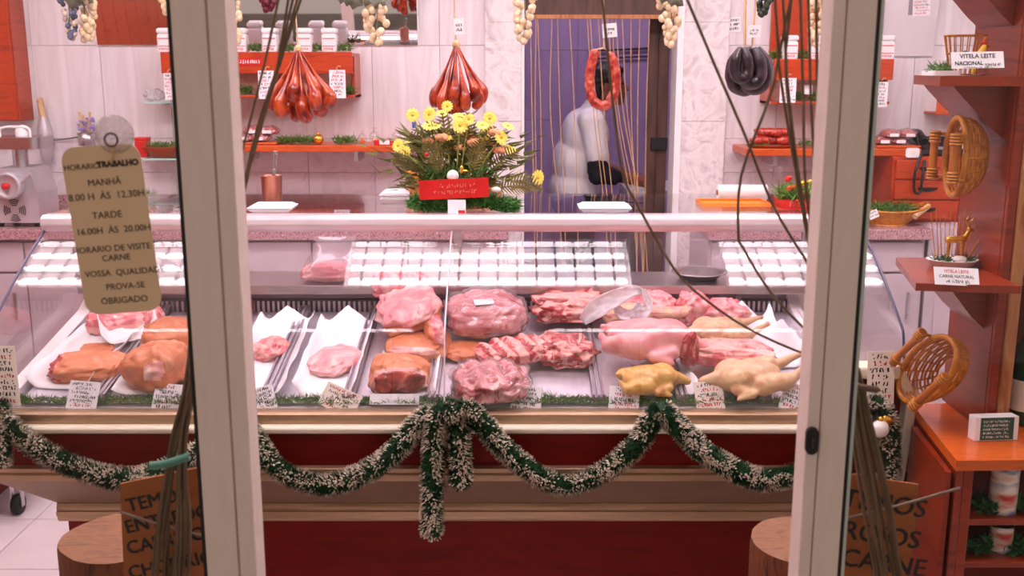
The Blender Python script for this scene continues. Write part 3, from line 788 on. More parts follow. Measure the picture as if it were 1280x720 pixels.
# pork shoulder tray
meat('pork_belly_slab', 'tan rind belly slab at the bottom of the shoulder pile', 'meat', 521, 456, (.165, .16, .05), [SKIN, FAT], 12, yaw=-6, rule=lambda u: 1 if u.y < -.8 and u.z > .3 else 0, sq=.6)
meat('pork_shoulder', 'big pale pink pork shoulder slab draped with its rind edge forward', 'meat', 511, 440, (.165, .20, .062), [MEATL, SKIN], 13, yaw=18, lift=.05, extra=(.10, -.18), rule=lambda u: 1 if u.y < -.55 and u.z < .3 else 0, sq=.7, amp=.18)
meat('pork_shoulder', 'curled pink pork shoulder piece at the back of the shoulder tray', 'meat', 500, 402, (.17, .10, .085), [MEATL, MEATP], 14, yaw=-5, lift=.045, rule=R['fat'], amp=.22)
meat('pork_shoulder', 'small pork piece with rind edge leaning on the belly slab', 'meat', 542, 452, (.055, .13, .06), [MEATP, SKIN], 15, yaw=14, lift=.03, rule=lambda u: 1 if u.x < -.5 else 0)
meat('pork_hock', 'pork hock with a dark red cut face on white paper', 'meat', 498, 498, (.145, .12, .075), [SKIN, FAT, MEATD], 16, yaw=4, rule=R['cut'], sq=.62, taper=.12)
# bagged meat tray
bag = meat('bagged_pork', 'large pack of pink pork in clear film with a white sticker', 'bagged meat', 607, 440, (.205, .19, .085), [MEATL, MEATP], 17, yaw=10, lift=.028, wrap=GL_FILM, rule=R['fat'], sq=.65, amp=.12)
MB().box(-.036, .016, -.048, -.012, .0885, .0895).build('sticker', PAPER, bag, False)
meat('pork_rind', 'brown rind piece squeezed under the bagged pork', 'meat', 582, 455, (.12, .10, .03), [SKIN, FAT], 18, rule=R['under'])
meat('spare_ribs', 'rack of red spare ribs with white bones lying across two trays', 'meat', 640, 470, (.185, .11, .045), [MEATR, FAT], 19, yaw=22, lift=.018, ridge=(16, .10), rule=lambda u: 1 if math.sin(u.x * 16 + u.y * .8) > .35 and u.z > 0 else 0, sq=.55)
meat('bagged_ribs', 'red pork ribs in a clear plastic bag at the tray front', 'bagged meat', 612, 509, (.175, .16, .06), [MEATR, MEATP], 20, yaw=8, wrap=GL_FILM, ridge=(13, .08), rule=lambda u: 1 if math.sin(u.x * 13 + u.y * 3) > .0 else 0, sq=.65, amp=.16)
# bone tray
meat('meat_bones', 'pile of meaty red bones with pale fat at the back of the bone tray', 'meat', 715, 418, (.21, .13, .06), [MEATR, FAT], 21, yaw=4, lift=.02, rule=R['fat'], amp=.30, sq=.7, fine=.10)
meat('rib_strip', 'long narrow strip of rib meat lying on top of the bones', 'meat', 712, 414, (.17, .045, .028), [MEATP, FAT], 22, yaw=4, lift=.065, rule=R['top'], sq=.6, amp=.2)
meat('neck_chop', 'bony red neck chop with pale bone ends above the empty steel tray', 'meat', 707, 466, (.15, .13, .062), [MEATR, FAT], 23, yaw=-8, rule=lambda u: 1 if noise.noise(u * 3.5 + Vector((4, 0, 0))) > .15 else 0, amp=.26, fine=.08)
cb = MB()
for k, (a, b2) in enumerate([((672, 452), (700, 466)), ((690, 440), (716, 452)), ((655, 440), (682, 430)), ((760, 410), (782, 396))]):
    pa, pb = PD(*a) + Vector((0, 0, .022)), PD(*b2) + Vector((0, 0, .024))
    o = MB().tube([pa, pa.lerp(pb, .15), pa.lerp(pb, .85), pb], [.008, .0055, .0055, .008], 9).build('cut_bone', FAT)
    tag(o, ['pale bone end poking from the neck chop towards the steel tray', 'pale bone lying on the upper side of the neck chop', 'pale bone between spare ribs and neck chop', 'pale bone at the white plastic bag beside the bone pile'][k], 'bone')
# crumpled white plastic bag
wbag = thing('plastic_bag', 'crumpled white plastic bag lying on the meaty bones', 'plastic bag', PD(770, 405))
WFILM = mat('white_carrier_plastic', [(236, 230, 238), (246, 242, 248)], 8, .35, sss=.2, bump=.25, bscale=60)
def ribbon(pix, wds, name, parent, m, ph=0.0, thick=.0012):
    pts = spline([PY(a, b2, y) for a, b2, y in pix], 26); mb = MB(); vs = []
    for i, p in enumerate(pts):
        t = (pts[min(i + 1, 25)] - pts[max(i - 1, 0)]).normalized()
        s = t.cross(Vector((0, -1, .3))).normalized(); f = s.cross(t)
        k = i / 25 * (len(wds) - 1); q = int(min(k, len(wds) - 2)); wd = wds[q] + (wds[q + 1] - wds[q]) * (k - q)
        for j in range(9):
            u = j / 8 * 2 - 1
            vs.append(p + s * u * wd + f * (.35 * wd * (u * u - .5) + .006 * noise.noise(Vector((i * .5, u * 3, ph)))))
    mb.add(vs, [(i * 9 + j, i * 9 + j + 1, (i + 1) * 9 + j + 1, (i + 1) * 9 + j) for i in range(25) for j in range(8)], 0, True)
    o = mb.build(name, m, parent); md = o.modifiers.new('th', 'SOLIDIFY'); md.thickness = thick
    return o
ribbon([(728, 402, 2.71), (745, 386, 2.70), (770, 372, 2.70), (792, 363, 2.70), (804, 366, 2.71)], [.012, .026, .022, .014, .008], 'bag_body', wbag, WFILM, 1)
ribbon([(804, 362, 2.705), (810, 380, 2.70), (800, 396, 2.69), (786, 412, 2.69)], [.006, .012, .020, .016], 'bag_handle', wbag, WFILM, 2)
ribbon([(768, 380, 2.715), (778, 392, 2.71), (792, 392, 2.71), (800, 378, 2.715)], [.008, .016, .014, .006], 'bag_handle', wbag, WFILM, 3)
# birds
def bird(name, label, px, py, L, m, yaw, lift=0.0, leg=1.0, seed=0, extra=(0, 0), leg_up=.2):
    s = L / .25; mb = MB()
    mb.ell((0, 0, .060), (.118, .066, .056), 0, 20, 14); mb.ell((-.045, .018, .075), (.06, .045, .042), 0, 16, 12); mb.ell((-.045, -.022, .072), (.06, .045, .042), 0, 16, 12)
    for sy in (-1, 1):
        mb.cap((.03, sy * .055, .055), (.105, sy * .062, .050 + leg_up * .02), .038, .026)
        mb.cap((.105, sy * .062, .052), (.105 + .10 * leg, sy * .035, .055 + leg_up * .06), .024, .009)
        mb.ell((.105 + .105 * leg, sy * .035, .056 + leg_up * .06), .012, 0, 10, 8)
        mb.cap((-.06, sy * .062, .05), (-.01, sy * .082, .038), .019, .015); mb.cap((-.01, sy * .082, .038), (-.06, sy * .09, .03), .014, .008)
    mb.cap((-.11, 0, .06), (-.15, .012, .045), .025, .016)
    me = fuse(mb, .0055, name, m, 5, .003, 30)
    o = put(name, me); tag(o, label, 'poultry'); seat(o, px, py, .13 * s, yaw, lift, extra); o.scale = (s, s, s)
    return o
bird('plucked_bird', 'plump pink plucked bird with a bloody patch lying on the yellow chicken', 814, 474, .235, PINKSKIN, 172, .022, .25, extra=(-.1, .05))
bird('yellow_chicken', 'yellow-skinned corn chicken at the tray front under the pink bird', 815, 500, .15, YELSKIN, 186, .0, .25)
meat('bloody_cut', 'bloody red cut patch at the end of the pink bird', 'meat', 861, 476, (.045, .035, .09), [MEATR], 31, lift=.028)
bird('pale_chicken', 'pale whole chicken with long bare legs stretched towards the tray end', 936, 503, .185, PALESKIN, 10, .0, .95, leg_up=.9)
bird('pale_chicken', 'pale chicken behind the red loin with one leg over the white paper', 898, 446, .155, PALESKIN, 8, .018, .95, leg_up=.6)
meat('turkey_piece', 'pale yellowish turkey piece behind the pink plucked bird', 'poultry', 792, 424, (.16, .10, .05), [PALESKIN, FAT], 24, yaw=4, lift=.022, rule=R['fat'])
meat('red_loin', 'slab of red loin meat with white fat lying on the pale chicken', 'meat', 918, 476, (.20, .10, .052), [MEATP, FAT], 25, yaw=-3, lift=.025, rule=lambda u: 1 if u.z > .45 and noise.noise(u * 2.5) > -.15 else 0, sq=.6, amp=.2)
meat('pork_cut', 'smooth pink pork cut with a pointed top by the back grille', 'meat', 815, 412, (.14, .11, .082), [MEATL, MEATP], 26, yaw=10, rule=R['fat'], amp=.2)
meat('pork_cut', 'upright pink pork cut beside the white paper corner', 'meat', 868, 414, (.10, .10, .085), [MEATL, MEATP], 27, rule=R['fat'], amp=.2)
meat('pork_cut', 'rounded pink pork cut between paper corner and end of the trays', 'meat', 908, 418, (.13, .11, .07), [MEATL, MEATP], 28, yaw=-6, rule=R['fat'], amp=.2)
meat('turkey_wing', 'pale bent turkey wing behind the pink plucked bird', 'poultry', 830, 424, (.15, .05, .032), [FAT, PALESKIN], 29, yaw=-6, lift=.045, rule=R['fat'], bend=.5)
# things on the shelf behind the trays
mb_ = thing('mince_bag', 'clear plastic bag of pink minced meat on the shelf in the counter', 'bagged meat', PZ(408, 354, 1.0))
c = PZ(408, 356, 1.0) + Vector((0, .055, 0))
me = lump((.155, .09, .055), 33, amp=.16, fine=.08); me.v = [tuple(Vector(v) + c) for v in me.v]
me.build('minced_meat', MEATL, mb_)
prof = [(.083, .0, .052), (.086, .02, .055), (.078, .045, .05), (.066, .07, .035), (.05, .095, .02), (.058, .115, .018), (.064, .128, .012)]
vs = []; n = 28
for k, (a, z, bb_) in enumerate(prof):
    for j in range(n):
        th = 2 * math.pi * j / n; q = 1 + .10 * noise.noise(Vector((math.cos(th) * 2, math.sin(th) * 2, k * .7)))
        vs.append(c + Vector((a * q * math.cos(th) + .02 * (z / .13), bb_ * q * math.sin(th), z + .002)))
o = MB().add(vs, [(i * n + j, i * n + (j + 1) % n, (i + 1) * n + (j + 1) % n, (i + 1) * n + j) for i in range(len(prof) - 1) for j in range(n)], 0, True).build('bag_film', GL_FILM, mb_)
p = PZ(874, 349, 1.0) + Vector((0, .01, 0))
pl = MB().lathe([(.045, .0), (.05, .001), (.072, .018), (.080, .020), (.080, .0225), (.070, .021), (.048, .005), (.001, .004)], 36, 0, Matrix.Translation(p)).build('steel_plate', STEEL)
tag(pl, 'round shiny steel plate on the shelf in the counter', 'plate')
# ------------------------------------------------------------------ price cards
def price_card(label, px, py, wpx, hpx, roll, Y=2.372, lines=7, seed=0, m=PAPER, lean=.48, red=.4, cat='price card', name='price_card', yaw=0.0):
    rnd = random.Random(seed); s = (PY(px + 1, py, Y) - PY(px, py, Y)).length
    wd, hg = wpx * s, hpx * s / math.cos(lean - .2)
    c = PY(px, py, Y)
    rt = Vector((math.cos(yaw), math.sin(yaw), 0)); up = Vector((0, math.sin(lean), math.cos(lean)))
    rt2 = rt * math.cos(roll) + up * math.sin(roll)
    M = frame(c, rt2, up)
    o = MB().box(-wd / 2, wd / 2, -hg / 2, hg / 2, -.001, 0, 0, M).build(name, m)
    tag(o, label, cat)
    mb = MB(); lh = hg / (lines + .6)
    for k in range(lines):
        ind = wd * rnd.uniform(.06, .24)
        scribble(mb, M, -wd / 2 + ind, wd / 2 - wd * rnd.uniform(.06, .28), hg / 2 - lh * (k + 1), lh * .62, 1 if rnd.random() < red else 0, rnd)
    mb.build('handwriting', [INKB, INKR], o)
    return o
price_card('handwritten red and black price card below the skin-on pork slab', 104, 494, 38, 34, -.08, seed=1, lines=6, red=.6)
price_card('handwritten price card leaning below the large ham', 208, 500, 34, 40, -.10, seed=2, lines=6, red=.3)
price_card('price card below the small rib chop beside the door stile', 330, 498, 28, 30, .30, seed=3, lines=5, red=.2)
price_card('tilted cream price card with red figures below the pink pork steak', 425, 500, 48, 30, -.42, seed=4, m=CARD, lines=5, red=.55)
price_card('white price card at the corner of the bagged ribs', 658, 499, 38, 34, -.12, seed=5, lines=5, red=.1)
price_card('white price card below the pink plucked bird', 780, 500, 38, 32, -.10, seed=6, lines=5, red=.35)
price_card('upright cream price card with red and black lines between yellow and pale chickens', 887, 497, 36, 40, .08, seed=7, m=CARD, lines=6, red=.5)
price_card('white price card below the legs of the pale chicken', 992, 497, 30, 34, -.35, seed=8, lines=5, red=.2)
price_card('blank white card in front of the cut pork hock', 493, 499, 62, 13, .0, seed=9, lines=0, lean=.5)
price_card('tall red and black price card on the counter end beside the garland', 8, 470, 28, 76, 0, Y=2.30, seed=10, lines=9, red=.5, m=CARD, lean=0)
price_card('tall red and black price card stuck on the cream end cap of the counter', 1101, 472, 34, 66, .02, Y=2.292, seed=11, lines=7, red=.55, m=CARD, lean=.08)

# ================================================================== STAFF SIDE: WORKTOPS AND WALL SHELVES
WY0, WZ = 4.40, .92
CABW = mat('lilac_white_cabinet', [(190, 174, 182), (202, 188, 194)], 4, .5)
def worktop(label, x0, x1, doors, clab):
    t = MB().box(x0, x1, WY0, YB - .008, WZ - .045, WZ).build('worktop', GRANITE, None, True, .003); tag(t, label, 'worktop')
    MB().box(x0, x1, YB - .026, YB - .0085, WZ, WZ + .085).build('splashback', GRANITE, t, True, .002)
    cb = thing('base_cabinet', clab, 'cabinet', ((x0 + x1) / 2, 4.7, 0))
    MB().box(x0 + .01, x1 - .01, WY0 + .05, YB - .01, .08, WZ - .0455).build('carcass', CABW, cb)
    MB().box(x0 + .03, x1 - .03, WY0 + .09, YB - .02, .0, .08).build('plinth', DARKGAP, cb)
    wd = (x1 - x0 - .04) / doors
    for k in range(doors):
        a = x0 + .02 + k * wd
        d = MB().box(a + .003, a + wd - .003, WY0 + .03, WY0 + .05, .10, WZ - .20).build('door', CABW, cb, True, .003)
        MB().box(a + wd - .06, a + wd - .05, WY0 + .015, WY0 + .03, .52, .64).build('handle', STEEL, d)
        MB().box(a + .003, a + wd - .003, WY0 + .03, WY0 + .05, WZ - .19, WZ - .06).build('drawer', CABW, cb, True, .003)
worktop('pink granite worktop with splashback under the sausage shelf and grinder', XL + .005, DX0 - .06, 6, 'pale lilac base cabinet under the long granite worktop')
worktop('short pink granite worktop on the phone side of the doorway', DX1 + .05, 1.80, 2, 'pale base cabinet under the short granite worktop')

def wall_shelf(label, px0, px1, ytop, yap, ybot, Y0=4.70):
    """shelf with a deep front apron and a lower open compartment"""
    a, b2 = PY(px0, ytop, Y0), PY(px1, ytop, Y0); zt = a.z; za = PY(px0, yap, Y0).z; zb = PY(px0, ybot, Y0 + .06).z
    t = thing('wall_shelf', label, 'shelf', ((a.x + b2.x) / 2, YB - .01, zb))
    MB().box(a.x, b2.x, Y0 + .012, YB - .009, zt - .015, zt).build('top_board', WOODX, t, True, .002)
    MB().box(a.x, b2.x, Y0, Y0 + .012, za, zt + .004).build('apron', WOODX, t, True, .002)
    MB().box(a.x + .0121, b2.x - .0121, Y0 + .10, Y0 + .112, zb + .0125, zt - .0155).build('back_panel', mat('speckled_pink_stone', [(206, 150, 130), (228, 186, 170)], 50, .5), t)
    MB().box(a.x, b2.x, Y0 + .02, YB - .009, zb, zb + .012).build('lower_board', WOODX, t, True, .002)
    for x in (a.x, b2.x - .012):
        MB().box(x, x + .012, Y0 + .06, YB - .009, zb, zt - .0151).build('side', WOODX, t, True, .002)
    return a.x, b2.x, zt, zb + .012, Y0
SA = wall_shelf('red wood wall shelf with apron and pink back holding jars below the mirror', 200, 440, 66, 92, 122)
SB = wall_shelf('red wood wall shelf with apron holding jars on the phone side', 968, 1118, 75, 100, 130)
def plank(label, px0, px1, yt, yb, Y0, m=WOODO, brackets=()):
    a, b2 = PY(px0, yt, Y0), PY(px1, yt, Y0); zb = PY(px0, yb, Y0).z
    t = thing('wall_shelf', label, 'shelf', ((a.x + b2.x) / 2, YB - .01, zb))
    MB().box(a.x, b2.x, Y0, YB - .009, zb, a.z).build('board', m, t, True, .003)
    for px in brackets:
        x = PY(px, yb, YB - .03).x
        MB().box(x - .01, x + .01, Y0 + .08, YB - .009, zb - .05, zb).build('bracket', STEEL, t, True, .002)
    return a.x, b2.x, a.z, Y0
SL = plank('long orange wood wall shelf with garnish and red packs', 240, 530, 182, 190, 4.66, brackets=(320, 452))
SR = plank('orange wood wall shelf with salami pile and garnish on the phone side', 932, 1152, 186, 195, 4.66, brackets=(957, 1100))
# jars
def jar():
    r = thing('jar', 'x', 'jar')
    MB().box(-.034, .034, -.030, .030, 0, .082).build('body', WHITE, r, False, .010, 3)
    MB().box(-.036, .036, -.032, .032, .082, .108).build('lid', WHITE, r, False, .012, 3)
    mb = MB(); rd = random.Random(4); M = frame((0, -.0302, 0), (1, 0, 0), (0, 0, 1))
    mb.box(-.028, .028, -.0306, -.0302, .060, .064, 0); mb.box(-.028, .028, -.0306, -.0302, .028, .031, 0)
    scribble(mb, M, -.024, .026, .014, .010, 0, rd)
    mb.build('label_print', INKR, r, False)
    return r
J0 = jar()
jl = [(209, SA, 'behind the door stile end of the jar shelf'), (301, SA, 'beside the red sticker of the jar shelf'), (339, SA, 'second from the red sticker on the jar shelf'), (382, SA, 'behind the first chorizo bundle on the jar shelf'), (413, SA, 'at the free end of the jar shelf by the price tag'), (986, SB, 'nearest the black sausages on the phone side shelf'), (1020, SB, 'under the hanging grapes on the phone side shelf'), (1106, SB, 'at the outer end of the phone side shelf')]
for k, (px, S, l) in enumerate(jl):
    o = J0 if k == 0 else copy_tree(J0)
    o['label'] = 'white lidded jar ' + l; o['group'] = 'white jars on the wall shelves'
    y = S[4] + .07; zz = S[2]; x = PY(px, 70, y).x; o.location = (x, y, zz + .0005)
# greenery between the jars and elsewhere
def greens(label, c, rad, n=160, L=.03, m=GREEN, wd=.0022, name='garnish_tuft'):
    mb = MB(); tuft(mb, c, rad, n, L, wd); o = mb.build(name, m); tag(o, label, 'greenery'); o['group'] = 'garnish greenery tufts'; return o
for px, S, l in [(320, SA, 'green plastic sprig between the first jars from the red sticker'), (360, SA, 'green plastic sprig between jars behind the dark cord'), (397, SA, 'green plastic sprig between the last two jars'), (430, SA, 'green plastic sprig at the free end of the jar shelf'),
                 (972, SB, 'green plastic sprig beside the black sausages'), (1003, SB, 'green plastic sprig between jars on the phone side')]:
    p = PY(px, 66, S[4] + .07); greens(l, (p.x, p.y, S[2] + .006), (.034, .03, .028), 170, .028)
for px, S, l in [(305, SA, 'green sprig in the pink compartment beside the first price tag'), (436, SA, 'green sprig in the pink compartment at the free end'), (996, SB, 'green bed in the compartment under the phone side apron'), (1022, SB, 'green bed beside the small gold bauble in the lower compartment')]:
    p = PY(px, 118, S[4] + .06); greens(l, (p.x, p.y, S[3] + .004), (.035, .02, .03), 190, .028)
for px, l in [(362, 'green garnish next to the red packs on the long shelf'), (385, 'green garnish beside the golden bauble on the long shelf'), (432, 'bushy green garnish in the middle of the long shelf')]:
    p = PY(px, 180, 4.74); greens(l, (p.x, p.y, SL[2] + .004), (.055, .05, .025), 260, .035)
p = PY(1012, 182, 4.74); greens('green garnish on the salami shelf', (p.x, p.y, SR[2] + .004), (.05, .05, .02), 160, .025)
p = PY(948, 184, 4.72); greens('green garnish under the salami pile', (p.x, p.y, SR[2] + .004), (.05, .04, .012), 120, .022)
# stickers and price tags on the shelf fronts
p = PY(313, 77, SA[4] - .002)
o = MB().prism([(p.x + x, p.z + y) for x, y in rbox(.105, .032, .006)], SA[4] - .003, SA[4] - .0002, 'y').build('sticker', REDRIB); tag(o, 'bright red printed sticker on the jar shelf apron', 'sticker')
mb = MB(); scribble(mb, frame((p.x, SA[4] - .0032, p.z), (1, 0, 0), (0, 0, 1)), -.045, .045, -.007, .014, 0, random.Random(3)); mb.build('print', PAPER, o)
def hang_tag(label, px, py, wpx, hpx, Y, seed, red=.4, lines=7):
    o = price_card(label, px, py, wpx, hpx, 0, Y=Y, seed=seed, lines=lines, red=red, lean=0.0, cat='price tag', name='price_tag')
    c = PY(px, py - hpx / 2, Y)
    MB().tube([c + Vector((0, -.002, -.004)), c + Vector((-.004, -.004, .012)), c + Vector((.006, -.002, .02)), c + Vector((.014, 0, .016))], .0018, 6).build('wire_hook', STRING, o)
    return o
hang_tag('white red-and-black price tag hanging under the apron by the first chorizo bundle', 333, 106, 20, 34, SA[4] - .004, 21)
hang_tag('white red-and-black price tag hanging at the free end of the jar shelf', 422, 105, 20, 34, SA[4] - .004, 22)
hang_tag('white price tag hanging behind the door pane on the jar shelf', 211, 108, 11, 32, SA[4] - .004, 23, .7)
hang_tag('white price tag under the phone side apron beside the black sausages', 985, 113, 20, 30, SB[4] - .004, 24, .6)
hang_tag('white price tag at the outer end of the phone side shelf', 1103, 118, 13, 30, SB[4] - .004, 25, .4)
p = PY(1010, 112, SB[4] + .04)
o = MB().box(p.x - .02, p.x + .02, p.y, p.y + .002, p.z - .02, p.z + .02).build('blank_card', PAPER); tag(o, 'small blank white card in the green bed of the lower compartment', 'card')
def bauble(label, px, py, Y, r, m, name='bauble'):
    p = PY(px, py, Y); o = MB().ell((0, 0, 0), r, 0, 18, 12).build(name, m); o.location = p
    tag(o, label, 'bauble'); MB().lathe([(r * .25, 0), (r * .25, r * .3), (r * .1, r * .36)], 10, 0, Matrix.Translation((0, 0, r * .93))).build('cap', GOLD, o, False); return o
b_ = bauble('small gold bauble in the lower compartment under the phone side apron', 1026, 113, SB[4] + .12, .020, GOLD); b_.location.z = SB[3] + .021; b_.location.y = SB[4] + .05
b_ = bauble('shiny golden bauble on the long orange shelf', 398, 173, 4.72, .024, GOLD); b_.location.z = SL[2] + .0245
# red meat packs on the long shelf, salami pile on the other
def packs(label, px, py, S, n, seed, m=MEATR):
    rd = random.Random(seed); base = PY(px, py, S[3] + .10)
    tr_ = MB().box(base.x - .10, base.x + .10, S[3] + .03, S[3] + .19, S[2] + .0005, S[2] + .012).build('pack_tray', WOODO, None, True, .004); tag(tr_, label + ', its wooden tray', 'tray')
    for k in range(n):
        u = k / max(1, n - 1) - .5
        o = lump((.085, .09, .035), seed + k, amp=.16).build('meat_pack', [m, FAT]); o.location = (base.x + u * .11, S[3] + .10 + rd.uniform(-.01, .02), S[2] + .0125 + (k % 2) * .030)
        lump((.092, .098, .039), seed + k, amp=.18, fine=.06).build('plastic_wrap', GL_FILM, o, False)
        MB().box(-.02, .02, -.052, -.050, .008, .022).build('sticker', PAPER, o, False)
        tag(o, label + [', lying on the wooden tray', ', resting on top of the other packs'][k % 2], 'meat pack', label)
packs('film-wrapped red meat pack on the long shelf', 322, 178, SL, 4, 40)
packs('film-wrapped cured ham pack beside the telephone', 1117, 180, SR, 4, 50, CHORR)
pt_ = MB().lathe([(.09, 0), (.105, .010), (.108, .012), (.10, .012), (.085, .005), (.001, .004)], 28, 0, Matrix.Translation(PY(965, 180, 4.76).xy.to_3d() + Vector((0, 0, SR[2] + .0004)))).build('salami_dish', WOODO); tag(pt_, 'shallow wooden dish under the salami pile', 'dish')
for k, (dx, dzv, yaw, lp) in enumerate([(-.055, .0, 18, .10), (.005, .0, -14, .105), (.06, .0, 24, .09), (-.03, .034, -16, .10), (.03, .036, 20, .09), (.075, .034, 62, .075)]):
    c = PY(965, 180, 4.76); mb = MB(); pts = []; rs = []
    for i in range(11):
        u = i / 10 * 2 - 1; pts.append((u * lp / 2, .016 * u * u, .010 * u * u * (k % 2))); rs.append(.0205 * max(.25, 1 - abs(u) ** 5) + .001 * noise.noise(Vector((u * 5, k, 0))))
    o = mb.tube(pts, rs, 10).build('salami', CHORR); o.location = (c.x + dx, 4.755 + (.02 if k % 2 else -.01), SR[2] + .031 + dzv); o.rotation_euler = (0, 0, math.radians(yaw))
    tag(o, 'short dark red salami ' + ['in the bottom layer of the pile on the wooden dish', 'on top of the pile on the wooden dish', 'lying crosswise at the garnish end of the pile'][0 if k < 3 else (1 if k < 5 else 2)], 'salami', 'salamis piled on the wooden dish')
# clear baubles, bottle and boxes at the flower end of the long shelf
for k, (px, r, l) in enumerate([(453, .020, 'clear plastic-wrapped trinket with an orange heart'), (468, .024, 'larger clear round trinket next to the wrapped one'), (496, .024, 'clear ring-shaped trinket beside the blue bottle')]):
    p = PY(px, 170, 4.73); o = thing('clear_trinket', l + ' on the long shelf', 'trinket', (p.x, p.y, SL[2] + .001))
    MB().ell((0, 0, r * 1.25), (r, r, r * 1.25), 0, 16, 10).build('shell', GL_CLEAR, o, False)
    MB().ell((0, 0, r * .75), (r * .5, r * .5, r * .55), 0, 12, 8).build('filling', [ORANGE, PALESKIN, STRING][k], o, False)
    MB().lathe([(r * .3, 0), (r * .12, r * .2), (r * .5, r * .7)], 10, 0, Matrix.Translation((0, 0, r * 2.4))).build('twist', GL_CLEAR, o, False)
p = PY(518, 172, 4.75); o = thing('small_bottle', 'small blue capped bottle on the long shelf behind the flowers', 'bottle', (p.x, p.y, SL[2] + .0005))
MB().lathe([(.016, 0), (.017, .004), (.017, .05), (.008, .065), (.008, .072)], 14).build('body', GL_CLEAR, o, False)
MB().lathe([(.0095, .0725), (.0095, .10), (.007, .103)], 12).build('cap', mat('blue_plastic', [(60, 80, 170), (76, 96, 190)], 8, .4), o, False)
p = PY(482, 178, 4.70); o = MB().box(-.05, .05, -.03, .03, 0, .022).build('red_box', REDRIB, None, True, .003); o.location = (p.x, p.y + .01, SL[2] + .0005); tag(o, 'flat red box with a white card on the long shelf', 'box')
MB().box(-.025, .02, -.0325, -.0305, .003, .022).build('card', PAPER, o, False)
# worktop things
GTOP = 1.2152
pail = thing('copper_pail', 'copper pail with a long steel spatula on the counter glass', 'pail', (PY(340, 240, 3.0).x, 3.0, GTOP))
px_ = PY(340, 240, 3.0).x
MB().lathe([(.026, 0), (.028, .002), (.030, .074), (.0315, .077), (.0315, .079), (.028, .079), (.027, .072), (.025, .005), (.001, .004)], 28, 0, Matrix.Translation((px_, 3.0, GTOP + .0005))).build('body', mat('copper', [(150, 88, 70), (196, 140, 116)], 5, .28, .85, stretch=(5, 5, .5)), pail)
Ms = Matrix.Translation((px_, 3.0, GTOP + .01)) @ Matrix.Rotation(math.radians(6), 4, 'Y')
MB().box(-.005, .005, -.002, .002, .0, .088, 0, Ms).box(-.005, -.002, -.002, .002, .088, .132, 0, Ms).box(.004, .007, -.002, .002, .088, .132, 0, Ms).box(-.005, .007, -.002, .002, .132, .140, 0, Ms).build('spatula', STEEL, pail, True, .0008)
p = PY(334, 260, 4.0)
def cloth(label, px0, px1, py, Y, z, dp, m=PAPER, h=.012, name='folded_paper', cat='paper', layers=3):
    a, b2 = PY(px0, py, Y), PY(px1, py, Y); t = thing(name, label, cat, ((a.x + b2.x) / 2, Y + dp / 2, z))
    for k in range(layers):
        i = .006 * ((k * 7) % 3); q = h / layers
        MB().box(a.x + i, b2.x - i, Y + i * .5, Y + dp - i, z + .0004 + k * q, z + (k + .92) * q).build('fold', m, t, True, .0015)
    return t
cloth('folded white paper stack on the counter glass by the copper pail', 308, 364, 262, 2.86, 1.2152, .10, h=.010)
cloth('folded white wrapping paper on the counter glass below the doorway', 724, 790, 261, 2.86, 1.2152, .10, h=.010)
cloth('white paper bags stacked on the counter glass behind the flower basket', 474, 520, 246, 3.06, GTOP, .13, h=.020, layers=5)
p = PY(518, 222, 3.13)
bk = thing('small_basket', 'small green trimmed basket with orange peppers behind the flowers', 'basket', (p.x, 3.13, GTOP + .0205))
zb0 = GTOP + .0208
MB().lathe([(.030, 0), (.033, .003), (.042, .034), (.044, .036), (.039, .036), (.031, .006), (.001, .005)], 24, 0, Matrix.Translation((p.x + .012, 3.12, zb0))).build('bowl', WICK, bk)
mb = MB(); tuft(mb, (p.x + .012, 3.12, zb0 + .03), (.042, .035, .05), 420, .026, .0016); mb.build('trim', DGREEN, bk)
for k in range(3):
    o = MB().tube(spline([(p.x - .03 + k * .01, 3.085, zb0 + .062 - k * .007), (p.x + .0 + k * .01, 3.08, zb0 + .058 - k * .007), (p.x + .028 + k * .008, 3.085, zb0 + .052 - k * .006)], 10), [.002, .005, .006, .006, .006, .006, .006, .005, .005, .002], 8).build('pepper', ORANGE); tag(o, 'orange pepper on the green trimmed small basket', 'pepper', 'orange peppers in the small basket')
# paper roll and orange tray at the back of the counter glass
a, b2 = PY(897, 241, 3.05), PY(958, 241, 3.05); zc = GTOP + .0235
o = thing('paper_roll', 'white wrapping paper roll lying on the counter glass', 'paper roll', ((a.x + b2.x) / 2, 3.05, GTOP))
MB().tube([(a.x, 3.05, zc), (b2.x, 3.05, zc)], .023, 28).build('roll', PAPER, o); MB().tube([(a.x - .003, 3.05, zc), (b2.x + .003, 3.05, zc)], .008, 14).build('core', CARDB, o)
a, b2 = PY(878, 258, 2.92), PY(960, 258, 2.92)
o = thing('orange_tray', 'shallow orange plastic tray in front of the paper roll', 'tray', ((a.x + b2.x) / 2, 2.95, GTOP))
MB().box(a.x, b2.x, 2.905, 3.005, GTOP + .0004, GTOP + .005).build('bottom', ORANGE, o, True, .001)
for (x0_, x1_, y0_, y1_) in ((a.x, b2.x, 2.90, 2.905), (a.x, b2.x, 3.005, 3.01), (a.x - .004, a.x, 2.90, 3.01), (b2.x, b2.x + .004, 2.90, 3.01)):
    MB().box(x0_, x1_, y0_, y1_, GTOP + .0004, GTOP + .011).build('side', ORANGE, o, True, .001)
